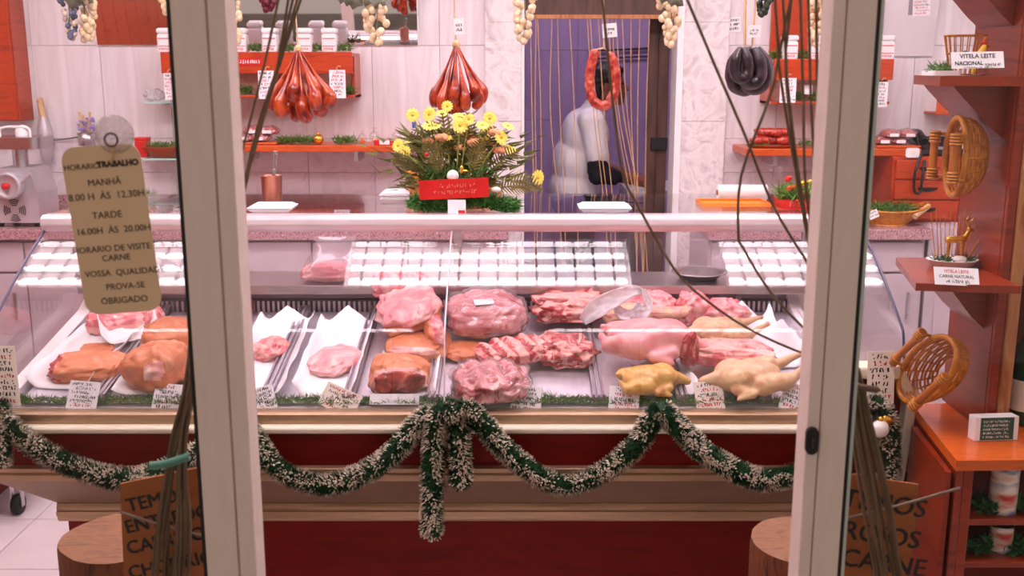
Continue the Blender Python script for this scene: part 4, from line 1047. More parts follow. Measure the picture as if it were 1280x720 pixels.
# ------------------------------------------------------------------ mirrors
def mirror(label, px0, px1, py, tilt, h=.75):
    a, b2 = PY(px0, py, YB - .03), PY(px1, py, YB - .03); t = thing('wall_mirror', label, 'mirror', ((a.x + b2.x) / 2, YB - .03, a.z))
    M = Matrix.Translation((a.x, YB - .022, a.z)) @ Matrix.Rotation(tilt, 4, 'X')
    MB().box(0, b2.x - a.x, 0, .006, 0, h, 0, M).build('glass', MIRROR, t)
    MB().box(-.006, b2.x - a.x + .006, .0065, .012, -.006, h + .006, 0, M).build('backing', WHITE, t)
    MB().box(.05, .07, .0125, .014, 0.02, h, 0, M).box(b2.x - a.x - .07, b2.x - a.x - .05, .0125, .014, .02, h, 0, M).build('battens', DARKWOOD, t)
    return t
mirror('large tilted wall mirror above the jar shelf', 121, 522, 56, math.radians(8))
mirror('tilted grey wall mirror above the salami end of the wall', 1094, 1166, 70, math.radians(7), .6)
p = PY(990, 40, YB - .02)
a, b2 = PY(962, 75, YB - .03), PY(1040, 75, YB - .03)
o = MB().box(a.x, b2.x, YB - .032, YB - .0085, a.z + .01, 2.25).build('display_board', WOOD, None, True, .003); tag(o, 'tall red wood board on the wall behind the hanging grapes', 'wood board')
# notes stuck on the grey mirror
price_card('small printed note with red lines on the grey mirror', 1152, 8, 22, 22, .05, Y=YB - .075, seed=61, lines=6, red=.6, lean=0, cat='note', name='note', m=PAPER)
price_card('white paper note stuck to the stone beside the black sausages', 918, 31, 16, 18, .08, Y=YB - .012, seed=62, lines=3, red=0, lean=0, cat='note', name='note', m=PAPER)
price_card('white note pinned on the red board by the door stile', 1036, 6, 12, 20, .1, Y=YB - .036, seed=63, lines=4, red=0, lean=0, cat='note', name='note', m=PAPER)
# ------------------------------------------------------------------ left end: cabinet, grinder, knife sharpener, glass shelves
a, b2 = PY(-40, 150, 4.90), PY(38, 150, 4.90)
o = thing('wall_cabinet', 'tall orange red wood cabinet on the wall above the meat grinder', 'cabinet', (a.x + .1, 4.93, a.z))
x0_ = XL + .005
MB().box(x0_, b2.x, 4.80, YB - .0085, a.z, 2.3).build('body', WOOD, o, True, .003)
MB().box(x0_ + .01, b2.x - .005, 4.785, 4.80, a.z + .005, 2.29).build('door', WOOD, o, True, .003)
g = PY(28, 275, 4.52); gx = g.x; gz = WZ; gy = 4.56
gr = thing('meat_grinder', 'grey cast metal meat grinder with round front plate and hopper', 'meat grinder', (gx, gy, gz))
s = .0035
mb = MB(); mb.prism([(-.105, 0.02), (.105, .02), (.105, .15), (.075, .255), (-.075, .255), (-.105, .15)], -.10, .10, 'y', 0, Matrix.Translation((gx, gy, gz))).build('housing', GREYM, gr, True, .012, 3)
for x in (-.08, .08):
    for y in (-.07, .07): MB().lathe([(.013, 0.0005), (.015, .022)], 12, 0, Matrix.Translation((gx + x, gy + y, gz))).build('foot', BLACK, gr)
RX = Matrix.Rotation(math.radians(90), 4, 'X')
MB().lathe([(.055, 0), (.058, .01), (.058, .05), (.048, .056), (.044, .05), (.02, .046), (.001, .046)], 32, 0, Matrix.Translation((gx, gy - .10, gz + .185)) @ RX).build('head_ring', GREYM, gr)
MB().lathe([(.012, 0), (.014, .03), (.006, .034)], 14, 0, Matrix.Translation((gx, gy - .142, gz + .185)) @ RX).build('red_knob', REDRIB, gr)
for sx in (-1, 1): MB().tube([(gx + sx * .05, gy - .13, gz + .20), (gx + sx * .10, gy - .135, gz + .235)], [.008, .010], 10).build('wing_handle', GREYM, gr)
vm = MB()
for ring in (.022, .030, .038, .046):
    for q in range(4):
        pts = [(gx + ring * math.cos(math.radians(90 * q + t)), gy - .1005, gz + .075 + ring * math.sin(math.radians(90 * q + t))) for t in range(-28, 29, 7)]
        vm.tube(pts, .0022, 5)
vm.build('fan_vents', DARKGAP, gr)
MB().tube([(gx, gy, gz + .25), (gx, gy, gz + .335)], .032, 20).build('feed_tube', STEEL, gr)
hz = gz + .335
MB().prism([(gx + x, gy + y) for x, y in rbox(.24, .19, .03)], hz, hz + .05, 'z').build('hopper_tray', STEEL, gr, True, .004)
MB().lathe([(.03, 0), (.032, .02), (.02, .045), (.001, .05)], 16, 0, Matrix.Translation((gx + .02, gy, hz + .0505))).build('pusher', WHITE, gr)
MB().tube(spline([(gx - .07, gy - .02, hz + .05), (gx - .065, gy - .02, hz + .085), (gx + .0, gy - .02, hz + .092), (gx + .055, gy - .02, hz + .085), (gx + .06, gy - .02, hz + .05)], 16), .006, 8).build('handle', WHITE, gr)
p = PY(54, 200, 4.80)
kn = thing('hand_blender', 'grey hand blender with a pale grip hanging on the tiled wall by the grinder', 'hand blender', (p.x, YB - .05, p.z))
x = PY(55, 160, 4.90).x
def zp(py): return PY(55, py, 4.90).z
MB().lathe([(.012, zp(205)), (.026, zp(195)), (.032, zp(172)), (.030, zp(160)), (.018, zp(150)), (.014, zp(146))], 20, 0, Matrix.Translation((x, 4.90, 0))).build('motor', GREYM, kn)
MB().tube(spline([(x, 4.90, zp(148)), (x - .004, 4.90, zp(138)), (x - .003, 4.895, zp(128)), (x - .006, 4.89, zp(123))], 12), [.014] * 10 + [.017, .012], 12).build('grip', STRING, kn)
MB().tube([(x, 4.90, zp(205)), (x - .002, 4.90, zp(232))], [.010, .007], 10).build('shaft', STEEL, kn)
MB().tube([(x, YB - .0085, zp(170)), (x, 4.92, zp(170))], .006, 8).build('wall_hook', STEEL, kn)
p = PY(108, 178, 4.84)
mk = thing('utensil_pot', 'small steel wall pot of wooden utensils with a lilac bow behind the opening hours sign', 'utensil pot', (p.x, YB - .05, p.z))
zb_, zt_ = PY(108, 182, 4.90).z, PY(108, 166, 4.90).z; x = PY(108, 170, 4.90).x
MB().lathe([(.030, zb_), (.034, zb_ + .002), (.040, zt_), (.037, zt_), (.030, zb_ + .006), (.001, zb_ + .006)], 20, 0, Matrix.Translation((x, 4.90, 0))).build('pot', STEEL, mk)
for k in range(4): MB().tube([(x - .018 + k * .012, 4.90, zb_ + .01), (x - .024 + k * .016, 4.90, PY(108, 140 + 4 * (k % 3), 4.90).z)], [.004, .006], 8).build('utensil', STRING, mk)
mb = MB()
for k in range(26):
    mb.ell((x + random.uniform(-.03, .05), 4.875 + random.uniform(-.01, .01), zt_ + random.uniform(.0, .07)), random.uniform(.005, .008), 0, 8, 6)
mb.build('lilac_flowers', mat('lilac_petal', [(120, 100, 190), (170, 150, 220)], 20, .6), mk)
MB().tube([(x, YB - .0085, zt_ - .01), (x, 4.935, zt_ - .01)], .006, 8).build('wall_hook', STEEL, mk)
MB().tube(spline([(x - .04, 4.92, zt_ - .02), (x - .16, 4.93, zt_ - .035), (x - .26, 4.93, zt_ - .02)], 14), .0025, 6).build('cable', DARKGAP, mk)
for k, (py, l) in enumerate([(127, 'upper green glass wall shelf behind the open door pane'), (198, 'lower green glass wall shelf with a bowl of greens behind the door pane')]):
    a, b2 = PY(178, py, 4.74), PY(268, py, 4.74)
    o = thing('glass_shelf', l, 'shelf', ((a.x + b2.x) / 2, YB - .05, a.z))
    MB().box(a.x, b2.x, 4.74, YB - .0085, a.z - .008, a.z).build('pane', GL_GREEN, o)
    MB().box(a.x, b2.x, 4.737, 4.7395, a.z - .008, a.z).build('edge', mat('pale_green_edge', [(170, 214, 204), (186, 226, 216)], 8, .2), o)
    for x in (a.x + .05, b2.x - .05): MB().box(x - .008, x + .008, 4.86, YB - .0085, a.z - .02, a.z - .0085).build('clip', STEEL, o, True, .002)
    if k == 0:
        q = PY(193, 122, 4.84); o = lump((.09, .07, .05), 77, amp=.3).build('film_bundle', GL_BAG); o.location = (q.x, 4.84, a.z + .0005); tag(o, 'crumpled clear film bundle on the upper glass shelf', 'plastic film')
    else:
        q = PY(205, 190, 4.84); M = Matrix.Translation((q.x, 4.84, a.z + .0005))
        o = thing('salad_bowl', 'wooden bowl of green garnish on the lower glass shelf', 'bowl', (q.x, 4.84, a.z))
        MB().lathe([(.05, 0), (.06, .003), (.095, .045), (.098, .047), (.09, .047), (.055, .008), (.001, .007)], 26, 0, M).build('bowl', WOODO, o)
        mb = MB(); tuft(mb, (q.x, 4.84, a.z + .04), (.085, .085, .02), 300, .03); mb.build('greens', GREEN, o)
        q = PY(172, 180, 4.84); o = thing('red_box', 'small red patterned box behind the opening hours sign', 'box', (q.x, 4.83, a.z))
        MB().box(q.x - .0, q.x + .055, 4.80, 4.86, a.z + .0005, a.z + .075).build('body', REDRIB, o, True, .003); MB().box(q.x - .002, q.x + .057, 4.798, 4.862, a.z + .0755, a.z + .09).build('lid', REDRIB, o, True, .003)
p = PY(183, 225, 4.70)
o = thing('green_planter', 'small orange pot of leafy stems on the worktop behind the opening hours sign', 'plant', (p.x, 4.70, WZ))
MB().lathe([(.03, 0), (.033, .003), (.042, .06), (.045, .065), (.039, .065), (.035, .055), (.001, .055)], 20, 0, Matrix.Translation((p.x, 4.70, WZ + .0005))).build('pot', ORANGE, o)
mb = MB(); tuft(mb, (p.x, 4.70, WZ + .055), (.035, .035, .04), 220, .07, .003, upb=1.2); mb.build('leaves', GREEN, o)
p = PY(79, 254, 4.62); o = MB().box(-.02, .02, -.03, .03, 0, .05).build('orange_box', ORANGE, None, True, .004); o.location = (p.x, 4.62, WZ + .0005); tag(o, 'small orange box on the worktop between grinder and opening hours sign', 'box')
MB().box(-.016, .016, -.0312, -.0302, .01, .04).build('label', PAPER, o, False)
# trolley on the floor by the counter end
c = PZ(24, 642, 0)
tl = thing('trolley', 'low red trolley on a black caster beside the counter end', 'trolley', (c.x - .25, c.y + .1, 0))
MB().box(c.x - .55, c.x - .04, c.y - .12, c.y + .4, .09, .17).build('body', REDPAN, tl, True, .006)
MB().box(c.x - .56, c.x + .035, c.y - .10, c.y + .4, .17, .182).build('deck', mat('red_plate', [(170, 30, 20), (186, 40, 28)], 6, .4), tl, True, .003)
for (x, y) in ((c.x, c.y), (c.x, c.y + .35), (c.x - .5, c.y), (c.x - .5, c.y + .35)):
    w_ = MB().lathe([(.012, -.014), (.034, -.014), (.038, -.008), (.038, .008), (.034, .014), (.012, .014)], 20, 0, Matrix.Translation((x, y, .0385)) @ Matrix.Rotation(math.radians(90), 4, 'Y')).build('caster', BLACK, tl)
    MB().box(x - .020, x - .016, y - .012, y + .012, .03, .17).box(x + .016, x + .020, y - .012, y + .012, .03, .17).build('fork', STEEL, w_)

# ================================================================== HANGING SAUSAGES AND DECORATIONS
def hang_string(root, x, y, ztop, zbot, m=STRING, r=.0025, sway=.004):
    MB().tube(spline([(x, y, ztop), (x + sway, y, (ztop * 2 + zbot) / 3), (x - sway, y, (ztop + zbot * 2) / 3), (x, y, zbot)], 12), r, 6).build('string', m, root)
def small_tag(root, px, py, wpx, hpx, Y, roll=.08):
    c = PY(px, py, Y); s = (PY(px + 1, py, Y) - c).length
    M = frame(c, (math.cos(roll), 0, math.sin(roll)), (0, 0, 1))
    o = MB().box(-wpx * s / 2, wpx * s / 2, -hpx * s / 2, hpx * s / 2, -.0008, 0, 0, M).build('price_tag', PAPER, root); o['label'] = 'small white paper tag'
    mb = MB(); rd = random.Random(px); scribble(mb, M, -wpx * s * .36, wpx * s * .36, 0, hpx * s * .16, 0, rd); scribble(mb, M, -wpx * s * .36, wpx * s * .2, -hpx * s * .28, hpx * s * .16, 0, rd)
    mb.build('handwriting', INKB, o)
def link(tie, bot, out, r, seed, bulge=.35):
    """hanging cured sausage: thin at the tie, fat towards the bottom, end turning up"""
    tie = Vector(tie); bot = Vector(bot); mid = tie.lerp(bot, .5) + Vector(out) * .6; low = tie.lerp(bot, .82) + Vector(out)
    end = bot + Vector((out[0] * -.2, out[1] * -.2, .0))
    pts = spline([tie, mid, low, end], 22); rs = []
    for i in range(22):
        u = i / 21
        k = .16 + .84 * min(1, max(0, (u - .15) / .45)) ** 1.3
        if u > .86: k *= math.sqrt(max(.04, 1 - ((u - .86) / .15) ** 2))
        rs.append(r * k * (1 + .09 * noise.noise(Vector((u * 6, seed, 0)))))
    return MB().tube(pts, rs, 11)
def bundle(label, px, pytop, links, Y, m, r, tagpx=None, name='chorizo_bundle'):
    tp = PY(px, pytop, Y); root = thing(name, label, 'sausages', tp)
    hang_string(root, tp.x, RY, RZ - .008, tp.z + .005)
    MB().ell(tp, (.012, .012, .014), 0, 10, 8).build('knot', STRING, root)
    for k, (bx, by, dy, ox) in enumerate(links):
        b2 = PY(bx, by, Y + dy)
        link(tp + Vector(((bx - px) * .00015, dy * .2, -.004)), b2, (ox, dy * .35, 0), r * (1 + .08 * math.sin(k * 2.3)), k + px).build('sausage', m, root)
    if tagpx: small_tag(root, *tagpx, RY - .02)
    return root
bundle('bundle of plump orange brown smoked sausages hanging before the jar shelf', 373, 62, [(345, 138, .0, -.022), (356, 146, -.030, -.018), (366, 124, -.055, .004), (372, 152, .030, -.008), (385, 153, -.045, -.006), (396, 136, -.060, .010), (398, 145, .01, .020), (408, 134, -.01, .026), (403, 128, .045, .020), (362, 140, .045, -.012), (390, 120, -.035, .018)], RY, CHOR, .0205)
b2_ = bundle('bundle of slim orange smoked sausages with steel hook hanging over the flowers', 570, 56, [(546, 134, .0, -.014), (556, 141, -.035, -.012), (566, 128, -.055, .006), (572, 145, -.040, -.004), (582, 138, -.05, .004), (594, 136, .0, .022), (564, 142, .03, -.006), (578, 140, .03, .01), (590, 126, -.03, .018), (600, 128, .02, .020)], RY, CHOR, .0165, (574, 33, 13, 20))
pts = [PY(570 + 33 * math.cos(t), 122 + 26 * math.sin(t), RY + .03) for t in [math.radians(a) for a in range(-30, 215, 12)]]
MB().tube(pts, .003, 6).build('wire_ring', STEEL, b2_)
# red ring sausage before the doorway
tp = PY(755, 60, RY)
rs_ = thing('ring_sausage', 'red ring sausage hanging in front of the back doorway', 'sausages', tp)
hang_string(rs_, tp.x, RY, RZ - .008, tp.z)
small_tag(rs_, 762, 38, 18, 17, RY - .02, .1)
ring = [(745, 62), (739, 82), (737, 102), (740, 122), (748, 131), (758, 131), (766, 120), (770, 102), (768, 82), (762, 66)]
pts = spline([PY(a, b3, RY + .004 * math.sin(i)) for i, (a, b3) in enumerate(ring)], 60)
MB().tube(pts, [.0150 * (1 + .20 * noise.noise(Vector((i * .45, 7, 0)))) * (.5 if i in (0, 59) else 1) for i in range(60)], 12).build('ring', CHORR, rs_)
MB().tube([tp, pts[0]], .002, 6).tube([tp, pts[-1]], .002, 6).build('loop_string', STRING, rs_)
# black sausages
tp = PY(936, 58, RY)
bs = thing('black_sausage_bundle', 'bundle of thick black blood sausage loops hanging beside the doorway', 'sausages', tp)
hang_string(bs, tp.x - .012, RY, RZ - .008, tp.z, r=.004); hang_string(bs, tp.x + .01, RY, RZ - .008, tp.z, r=.003, sway=-.004)
small_tag(bs, 943, 39, 16, 15, RY - .03, .02)
for k, (wd, low, dy, cx, r) in enumerate([(50, 106, .03, -4, .020), (48, 112, .006, -6, .021), (46, 108, .03, 8, .020), (36, 104, -.036, 3, .021), (44, 111, -.012, 7, .020), (26, 98, -.05, -9, .018)]):
    pix = []
    for i in range(15):
        t = math.pi * (1.02 - 1.04 * i / 14)
        ex = cx + wd * .5 * math.cos(t) * (.14 + .86 * math.sin(max(0.0, min(math.pi, t))) ** .55); ey = 60 + (low - 60) * (math.sin(max(0.0, min(math.pi, t))) ** .75)
        pix.append((936 + ex, ey))
    pts = spline([PY(a, b3, RY + dy) for a, b3 in pix], 44)
    MB().tube(pts, [r * (1 + .07 * noise.noise(Vector((i * .3, k, 2)))) * min(1, .45 + .14 * min(i, 43 - i)) for i in range(44)], 12).build('sausage', MORC, bs)
# grape clusters
def grapes(label, px0, pybot, n, wd, m, seed, ytop=-12, leaf=True, Y=RY - .03, r=.0105, m2=None, name='grape_garland'):
    rd = random.Random(seed); tp = PY(px0, ytop, Y); bot = PY(px0, pybot, Y); root = thing(name, label, 'artificial grapes', tp)
    hang_string(root, tp.x, RY, RZ - .008, tp.z - .01, m=LEAFG, r=.002)
    MB().tube(spline([tp, tp.lerp(bot, .5) + Vector((.004, .0, 0)), bot + Vector((0, 0, .02))], 8), .002, 6).build('stem', LEAFG, root)
    proto = None; s = .0024
    for k in range(n):
        u = k / n; z = tp.z + (bot.z - tp.z) * (u ** .9)
        w_ = wd * s * .5 * (1 - .72 * u ** 1.6); a = rd.random() * 6.28
        loc = Vector((tp.x + math.cos(a) * w_ * rd.uniform(.5, 1), Y + math.sin(a) * w_ * .8, z + r))
        if proto is None:
            o = MB().ell((0, 0, 0), (r, r, r * 1.12), 0, 12, 8).build('grape', m, root, True); proto = o
        else:
            o = proto.copy(); COL.objects.link(o)
            if m2 and rd.random() < .5: o.material_slots[0].link = 'OBJECT'; o.material_slots[0].material = m2
        o.location = loc; q = rd.uniform(.85, 1.12); o.scale = (q, q, q)
    if leaf:
        for k in range(3):
            a = k * 2.1 + seed; pts = []; c = tp + Vector((math.cos(a) * .02, -.02 + math.sin(a) * .01, -.012 - .008 * k))
            for i in range(10):
                t = 2 * math.pi * i / 10; rr = .030 * (1 if i % 2 else .68)
                pts.append(c + Vector((rr * math.cos(t), -.010 + .006 * math.sin(3 * t), rr * math.sin(t))))
            lf = MB().add([c + Vector((0, -.014, 0))] + pts, [(0, 1 + i, 1 + (i + 1) % 10) for i in range(10)], 0, True).build('leaf', LEAFG, root)
            md = lf.modifiers.new('th', 'SOLIDIFY'); md.thickness = .001
    return root
grapes('pale grape bunch hanging before the mirror beside a frosted leaf', 470, 60, 40, 40, GRAPEW, 1)
grapes('pale grape bunch hanging in front of the rough stone trim by the doorway', 655, 58, 34, 30, GRAPEW, 2, leaf=False)
grapes('pale grape bunch hanging at the far jamb of the back doorway', 838, 62, 32, 32, GRAPEW, 3)
grapes('pale grape bunch hanging before the red board with jars', 1022, 62, 30, 26, GRAPEW, 4, leaf=False)
grapes('pale grape bunch hanging on the tiles above the grinder side of the counter', 104, 56, 38, 30, GRAPEW, 5, leaf=True)
grapes('frosted blue grape bunch hanging beside the pale one near the grinder', 85, 52, 46, 28, GRAPEB, 6, leaf=False, m2=FROST, r=.0075)
grapes('pale grape bunch half hidden at the edge of the open door pane', 208, 22, 14, 22, GRAPEW, 7, leaf=False)
grapes('short pale grape bunch at the edge of the door stile by the mirror', 293, 60, 16, 14, GRAPEW, 8, leaf=False)
grapes('small yellow green artificial grape bunch next to the frosted leaf', 438, 8, 12, 26, mat('yellow_grape', [(214, 196, 110), (230, 214, 140)], 12, .3, coat=.3), 9, leaf=True)
grapes('dark green artificial grape bunch hanging behind the black sausages', 955, 24, 22, 24, mat('dark_grape', [(30, 40, 34), (56, 66, 50)], 30, .4), 10, leaf=False, Y=RY + .05)
grapes('dark purple chili-like cluster hanging before the mirror by the door stile', 334, 18, 20, 22, mat('purple_grape', [(70, 14, 30), (110, 30, 50)], 30, .4), 11, leaf=False)

# ================================================================== FLOWERS ON THE COUNTER GLASS
fy = 2.90; fb = PY(570, 266, fy); GZ = 1.2152
FL = thing('flower_arrangement', 'basket of yellow daisies, peach roses and olive ferns with red ribbon on the counter glass', 'flowers', (fb.x, fy, GZ))
def FP(px, py, dy=0.0): return PY(px, py, fy + dy)
mb = MB(); M = Matrix.Translation((fb.x, fy, GZ + .0003)) @ Matrix.Diagonal((1.35, .75, 1, 1))
mb.lathe([(.085, 0), (.092, .004), (.098, .055), (.101, .06), (.092, .06), (.086, .05), (.001, .05)], 30, 0, M).build('basket', WICK, FL)
mb = MB()
for k in range(9):
    px = 522 + k * 14.5; tuft(mb, FP(px, 256 + 4 * math.sin(k), -.085) + Vector((0, 0, -.01)), (.024, .02, .030), 420, .026, .0022, 0)
tuft(mb, (fb.x, fy - .03, GZ + .06), (.10, .05, .05), 300, .05, .0022)
mb.build('moss', mat('bright_moss', [(40, 96, 34), (84, 140, 58)], 60, .6), FL)
mb = MB()
for k in range(760):
    px = random.gauss(568, 34); py = random.uniform(165, 240); p = FP(px, py, random.uniform(-.05, .07))
    mb.blade(p, Vector((random.gauss((px - 568) / 40, .7), random.gauss(0, .5), random.gauss(.5, .6))), random.uniform(.03, .06), .006, 0)
mb.build('foliage', mat('leaf_mix', [(58, 70, 30), (110, 112, 52), (80, 92, 40)], 30, .6), FL)
def fern(px, py, ang, L, dy, m=OLIVE):
    mb = MB(); b0 = FP(px, py, dy); d = Vector((math.sin(ang), -.15, math.cos(ang)))
    pts = [b0 + d * L * u + Vector((0, -.02 * u * u, -.03 * u * u * abs(math.sin(ang)))) for u in [i / 12 for i in range(13)]]
    mb.tube(pts, .0016, 5)
    for i in range(1, 13):
        u = i / 12; ln = L * .34 * math.sin(math.pi * (.12 + .85 * u)) + .004
        for s in (-1, 1):
            side = Vector((math.cos(ang) * s, -.25, -math.sin(ang) * s)); e = (side + d * .55).normalized(); q = d * .0026
            mb.add([pts[i] - q, pts[i] + q, pts[i] + e * ln * .6 + q * .8, pts[i] + e * ln, pts[i] + e * ln * .6 - q * .9], [(0, 1, 2, 3, 4)])
    o = mb.build('fern_frond', m, FL); return o
for a in [(545, 205, -.55, .12, .0), (562, 200, -.12, .13, -.02), (580, 195, .10, .12, -.03), (600, 205, .35, .12, .0), (612, 215, .75, .11, -.02), (620, 236, 1.25, .10, -.05), (530, 215, -.9, .10, -.02), (590, 215, .25, .10, -.06), (552, 215, -.35, .10, -.06), (636, 226, 1.45, .09, -.05)]: fern(*a)
def daisy_mesh():
    mb = MB(); n = 13
    for k in range(n):
        a = 2 * math.pi * k / n; M = Matrix.Rotation(a, 4, 'Z')
        q = [(0, -.0022, .001), (.010, -.0038, .003), (.0175, -.0030, .002), (.0195, 0, .001), (.0175, .0030, .002), (.010, .0038, .003), (0, .0022, .001)]
        mb.add([M @ Vector(p) for p in q], [tuple(range(7))], 0)
    mb.ell((0, 0, .002), (.0042, .0042, .0030), 1, 12, 8)
    return mb
dproto = None
daisies = [(498, 182, 0), (516, 144, 0), (507, 190, 0), (537, 143, 0), (559, 133, 0), (537, 158, 1), (545, 158, 1), (561, 181, 0), (552, 142, 1), (574, 147, 1), (586, 149, 0), (612, 148, 0), (635, 158, 1), (603, 157, 1), (608, 163, 0), (606, 175, 0), (626, 172, 0), (600, 189, 1), (635, 187, 1), (558, 172, 1), (575, 157, 0), (512, 177, 1), (672, 222, 2)]
for k, (px, py, o_) in enumerate(daisies):
    dy = -.07 + .09 * ((k * 37) % 10) / 10
    p = FP(px, py, dy)
    if dproto is None: o = dproto = daisy_mesh().build('daisy', [YEL, YELC], FL)
    else: o = dproto.copy(); COL.objects.link(o)
    o.location = p
    ang = [1.25, .55, 1.5][o_]; az = (px - 570) / 160
    o.rotation_euler = (ang, (1.3 if o_ == 2 else 0.0), az + .3 * math.sin(k * 1.7)); q = 1.0 + .16 * math.sin(k * 2.9); o.scale = (q, q, q)
    if px == 672: q0 = FP(626, 226, -.04)
    else: q0 = FP(568 + (px - 568) * .35, 232, -.02)
    MB().tube(spline([q0, q0.lerp(p, .5) + Vector((0, -.005, .008)), p + Vector((0, .003, -.001))], 10), .0016, 5).build('daisy_stem', mat('daisy_stem_green', [(150, 160, 60), (176, 180, 84)], 20, .6), FL)
def rose_mesh():
    mb = MB(); mb.ell((0, 0, 0), (.011, .011, .011), 0, 12, 8)
    for k in range(7):
        a = 2.4 * k; r = .006 + .001 * k
        mb.ell((r * math.cos(a), r * math.sin(a), .004 - .001 * k), (.009, .009, .008), 0, 8, 6)
    return mb
rp = None
for k, (px, py) in enumerate([(552, 172), (592, 178), (618, 166), (624, 188), (575, 185), (536, 176), (585, 170), (610, 180)]):
    if rp is None: o = rp = rose_mesh().build('rose', PEACH, FL)
    else: o = rp.copy(); COL.objects.link(o)
    o.location = FP(px, py, -.06 + .008 * k)
o = MB().ell(FP(533, 193, -.08), .006, 0, 10, 8).build('red_berry', REDRIB, FL)
p0, p1 = FP(524, 238, -.125), FP(611, 234, -.125); up = Vector((0, 0, 1)); M = frame(p0.lerp(p1, .5), p1 - p0, up); wd = (p1 - p0).length
rb = MB().box(-wd / 2, wd / 2, -.026, .026, -.0015, 0, 0, M).build('red_ribbon', REDRIB, FL)
mb = MB(); rd = random.Random(5); scribble(mb, M, -.04, .06, .004, .010, 0, rd); scribble(mb, M, -.055, .06, -.014, .010, 0, rd); mb.build('printing', mat('faded_print', [(226, 110, 90), (236, 130, 110)], 20, .6), rb)
c = FP(571, 260, -.13); M = frame(c, (1, 0, 0), (0, 0, 1))
lb = MB().box(-.024, .024, -.020, .022, -.001, 0, 0, M).build('label_card', PAPER, FL); MB().box(.004, .022, -.018, -.006, 0, .0006, 0, M).build('red_patch', REDRIB, lb)
MB().ell(FP(566, 220, -.11), .0165, 0, 16, 10).build('white_bauble', PEARL, FL); MB().ell(FP(620, 237, -.10), (.014, .012, .008), 0, 12, 8).build('white_pebble', PEARL, FL)
MB().ell(FP(577, 212, -.10), (.006, .005, .012), 0, 8, 6).ell(FP(580, 214, -.10), (.012, .005, .005), 0, 8, 6).build('gold_bow', GOLD, FL)
# small red planter at the phone side end of the glass
ry = 2.90; c = PY(996, 262, ry)
RP_ = thing('red_planter', 'small red printed planter of red and yellow flowers on the counter glass', 'flowers', (c.x, ry, GZ))
a, b2 = PY(974, 258, ry), PY(1022, 258, ry)
pz1 = PY(996, 248, ry).z
MB().prism([(a.x, GZ + .0003), (b2.x, GZ + .0003), (b2.x + .006, pz1), (a.x - .004, pz1)], ry - .04, ry + .05, 'y').build('box', REDRIB, RP_, True, .003)
M = frame(((a.x + b2.x) / 2, ry - .0405, (GZ + pz1) / 2), (1, 0, 0), (0, 0, 1)); mb = MB(); scribble(mb, M, -.035, .035, -.006, .014, 0, random.Random(8)); scribble(mb, M, -.02, .03, .010, .006, 0, random.Random(9)); mb.build('printing', MATS['faded_print'], RP_)
mb = MB(); tuft(mb, ((a.x + b2.x) / 2, ry, pz1 - .005), (.065, .05, .03), 420, .045, .003, upb=.9); mb.build('leaves', mat('leaf_bright', [(70, 120, 40), (120, 160, 70)], 30, .6), RP_)
for k in range(14):
    p = PY(985 + (k * 13) % 34, 224 + (k * 7) % 22, ry - .03 + .01 * (k % 4))
    MB().ell(p, (.009, .008, .009), 0, 8, 6).ell(p + Vector((.005, -.003, .004)), .006, 0, 8, 6).build('blossom', [REDRIB, GOLD, mat('orange_red_petal', [(210, 60, 20), (230, 90, 30)], 20, .6)][k % 3], RP_)
for k, px in enumerate((963, 975, 993, 1018)):
    p = PY(px, 214 + 3 * (k % 2), ry); q = PY(985 + k * 6, 246, ry)
    o = MB().tube([q, p], .0014, 5).build('clear_pick', GL_CLEAR, RP_); MB().lathe([(.001, 0), (.008, .006), (.009, .016), (.004, .02)], 12, 0, Matrix.Translation(p)).build('pick_bell', GL_CLEAR, o)
o = MB().prism([(.0, .0)] * 0 or [(a.x - .02, ry - .05), (b2.x + .02, ry - .05), (b2.x + .02, ry + .06), (a.x - .02, ry + .06)], GZ, GZ + .0003, 'z').build('mat', WOODO, RP_)

# ================================================================== PERSON IN THE BACK ROOM
pp = PY(768, 115, 5.75)
PX, PYY = pp.x - .19, 5.75
per = thing('person', 'person in white T-shirt with a black arm band bending over work in the back doorway', 'person', (PX, PYY, 0))
bm_ = MB()
# continuous body: legs, torso, neck, head, arms, hands
for s in (-1, 1):
    bm_.cap((-.02, s * .09, .90), (.02, s * .10, .48), .088, .058); bm_.cap((.02, s * .10, .48), (-.02, s * .10, .09), .056, .036)
    bm_.cap((-.04, s * .10, .045), (.14, s * .11, .03), .036, .028)
bm_.ell((-.02, 0, .93), (.12, .165, .12), 0, 18, 12); bm_.ell((.0, 0, 1.08), (.115, .15, .16), 0, 18, 12); bm_.ell((.035, 0, 1.23), (.115, .165, .14), 0, 18, 12)
bm_.cap((.06, -.15, 1.32), (.06, .15, 1.32), .058, .058); bm_.cap((.08, 0, 1.34), (.125, 0, 1.43), .056, .050)
bm_.ell((.15, 0, 1.505), (.092, .073, .112), 0, 20, 16); bm_.ell((.195, 0, 1.455), (.055, .052, .060), 0, 16, 12)
bm_.cap((.235, 0, 1.515), (.258, 0, 1.483), .010, .014); bm_.ell((.232, 0, 1.447), (.016, .022, .008), 0, 10, 8); bm_.ell((.225, 0, 1.412), (.020, .022, .016), 0, 10, 8)
for s in (-1, 1): bm_.ell((.138, s * .074, 1.495), (.018, .008, .028), 0, 10, 8)
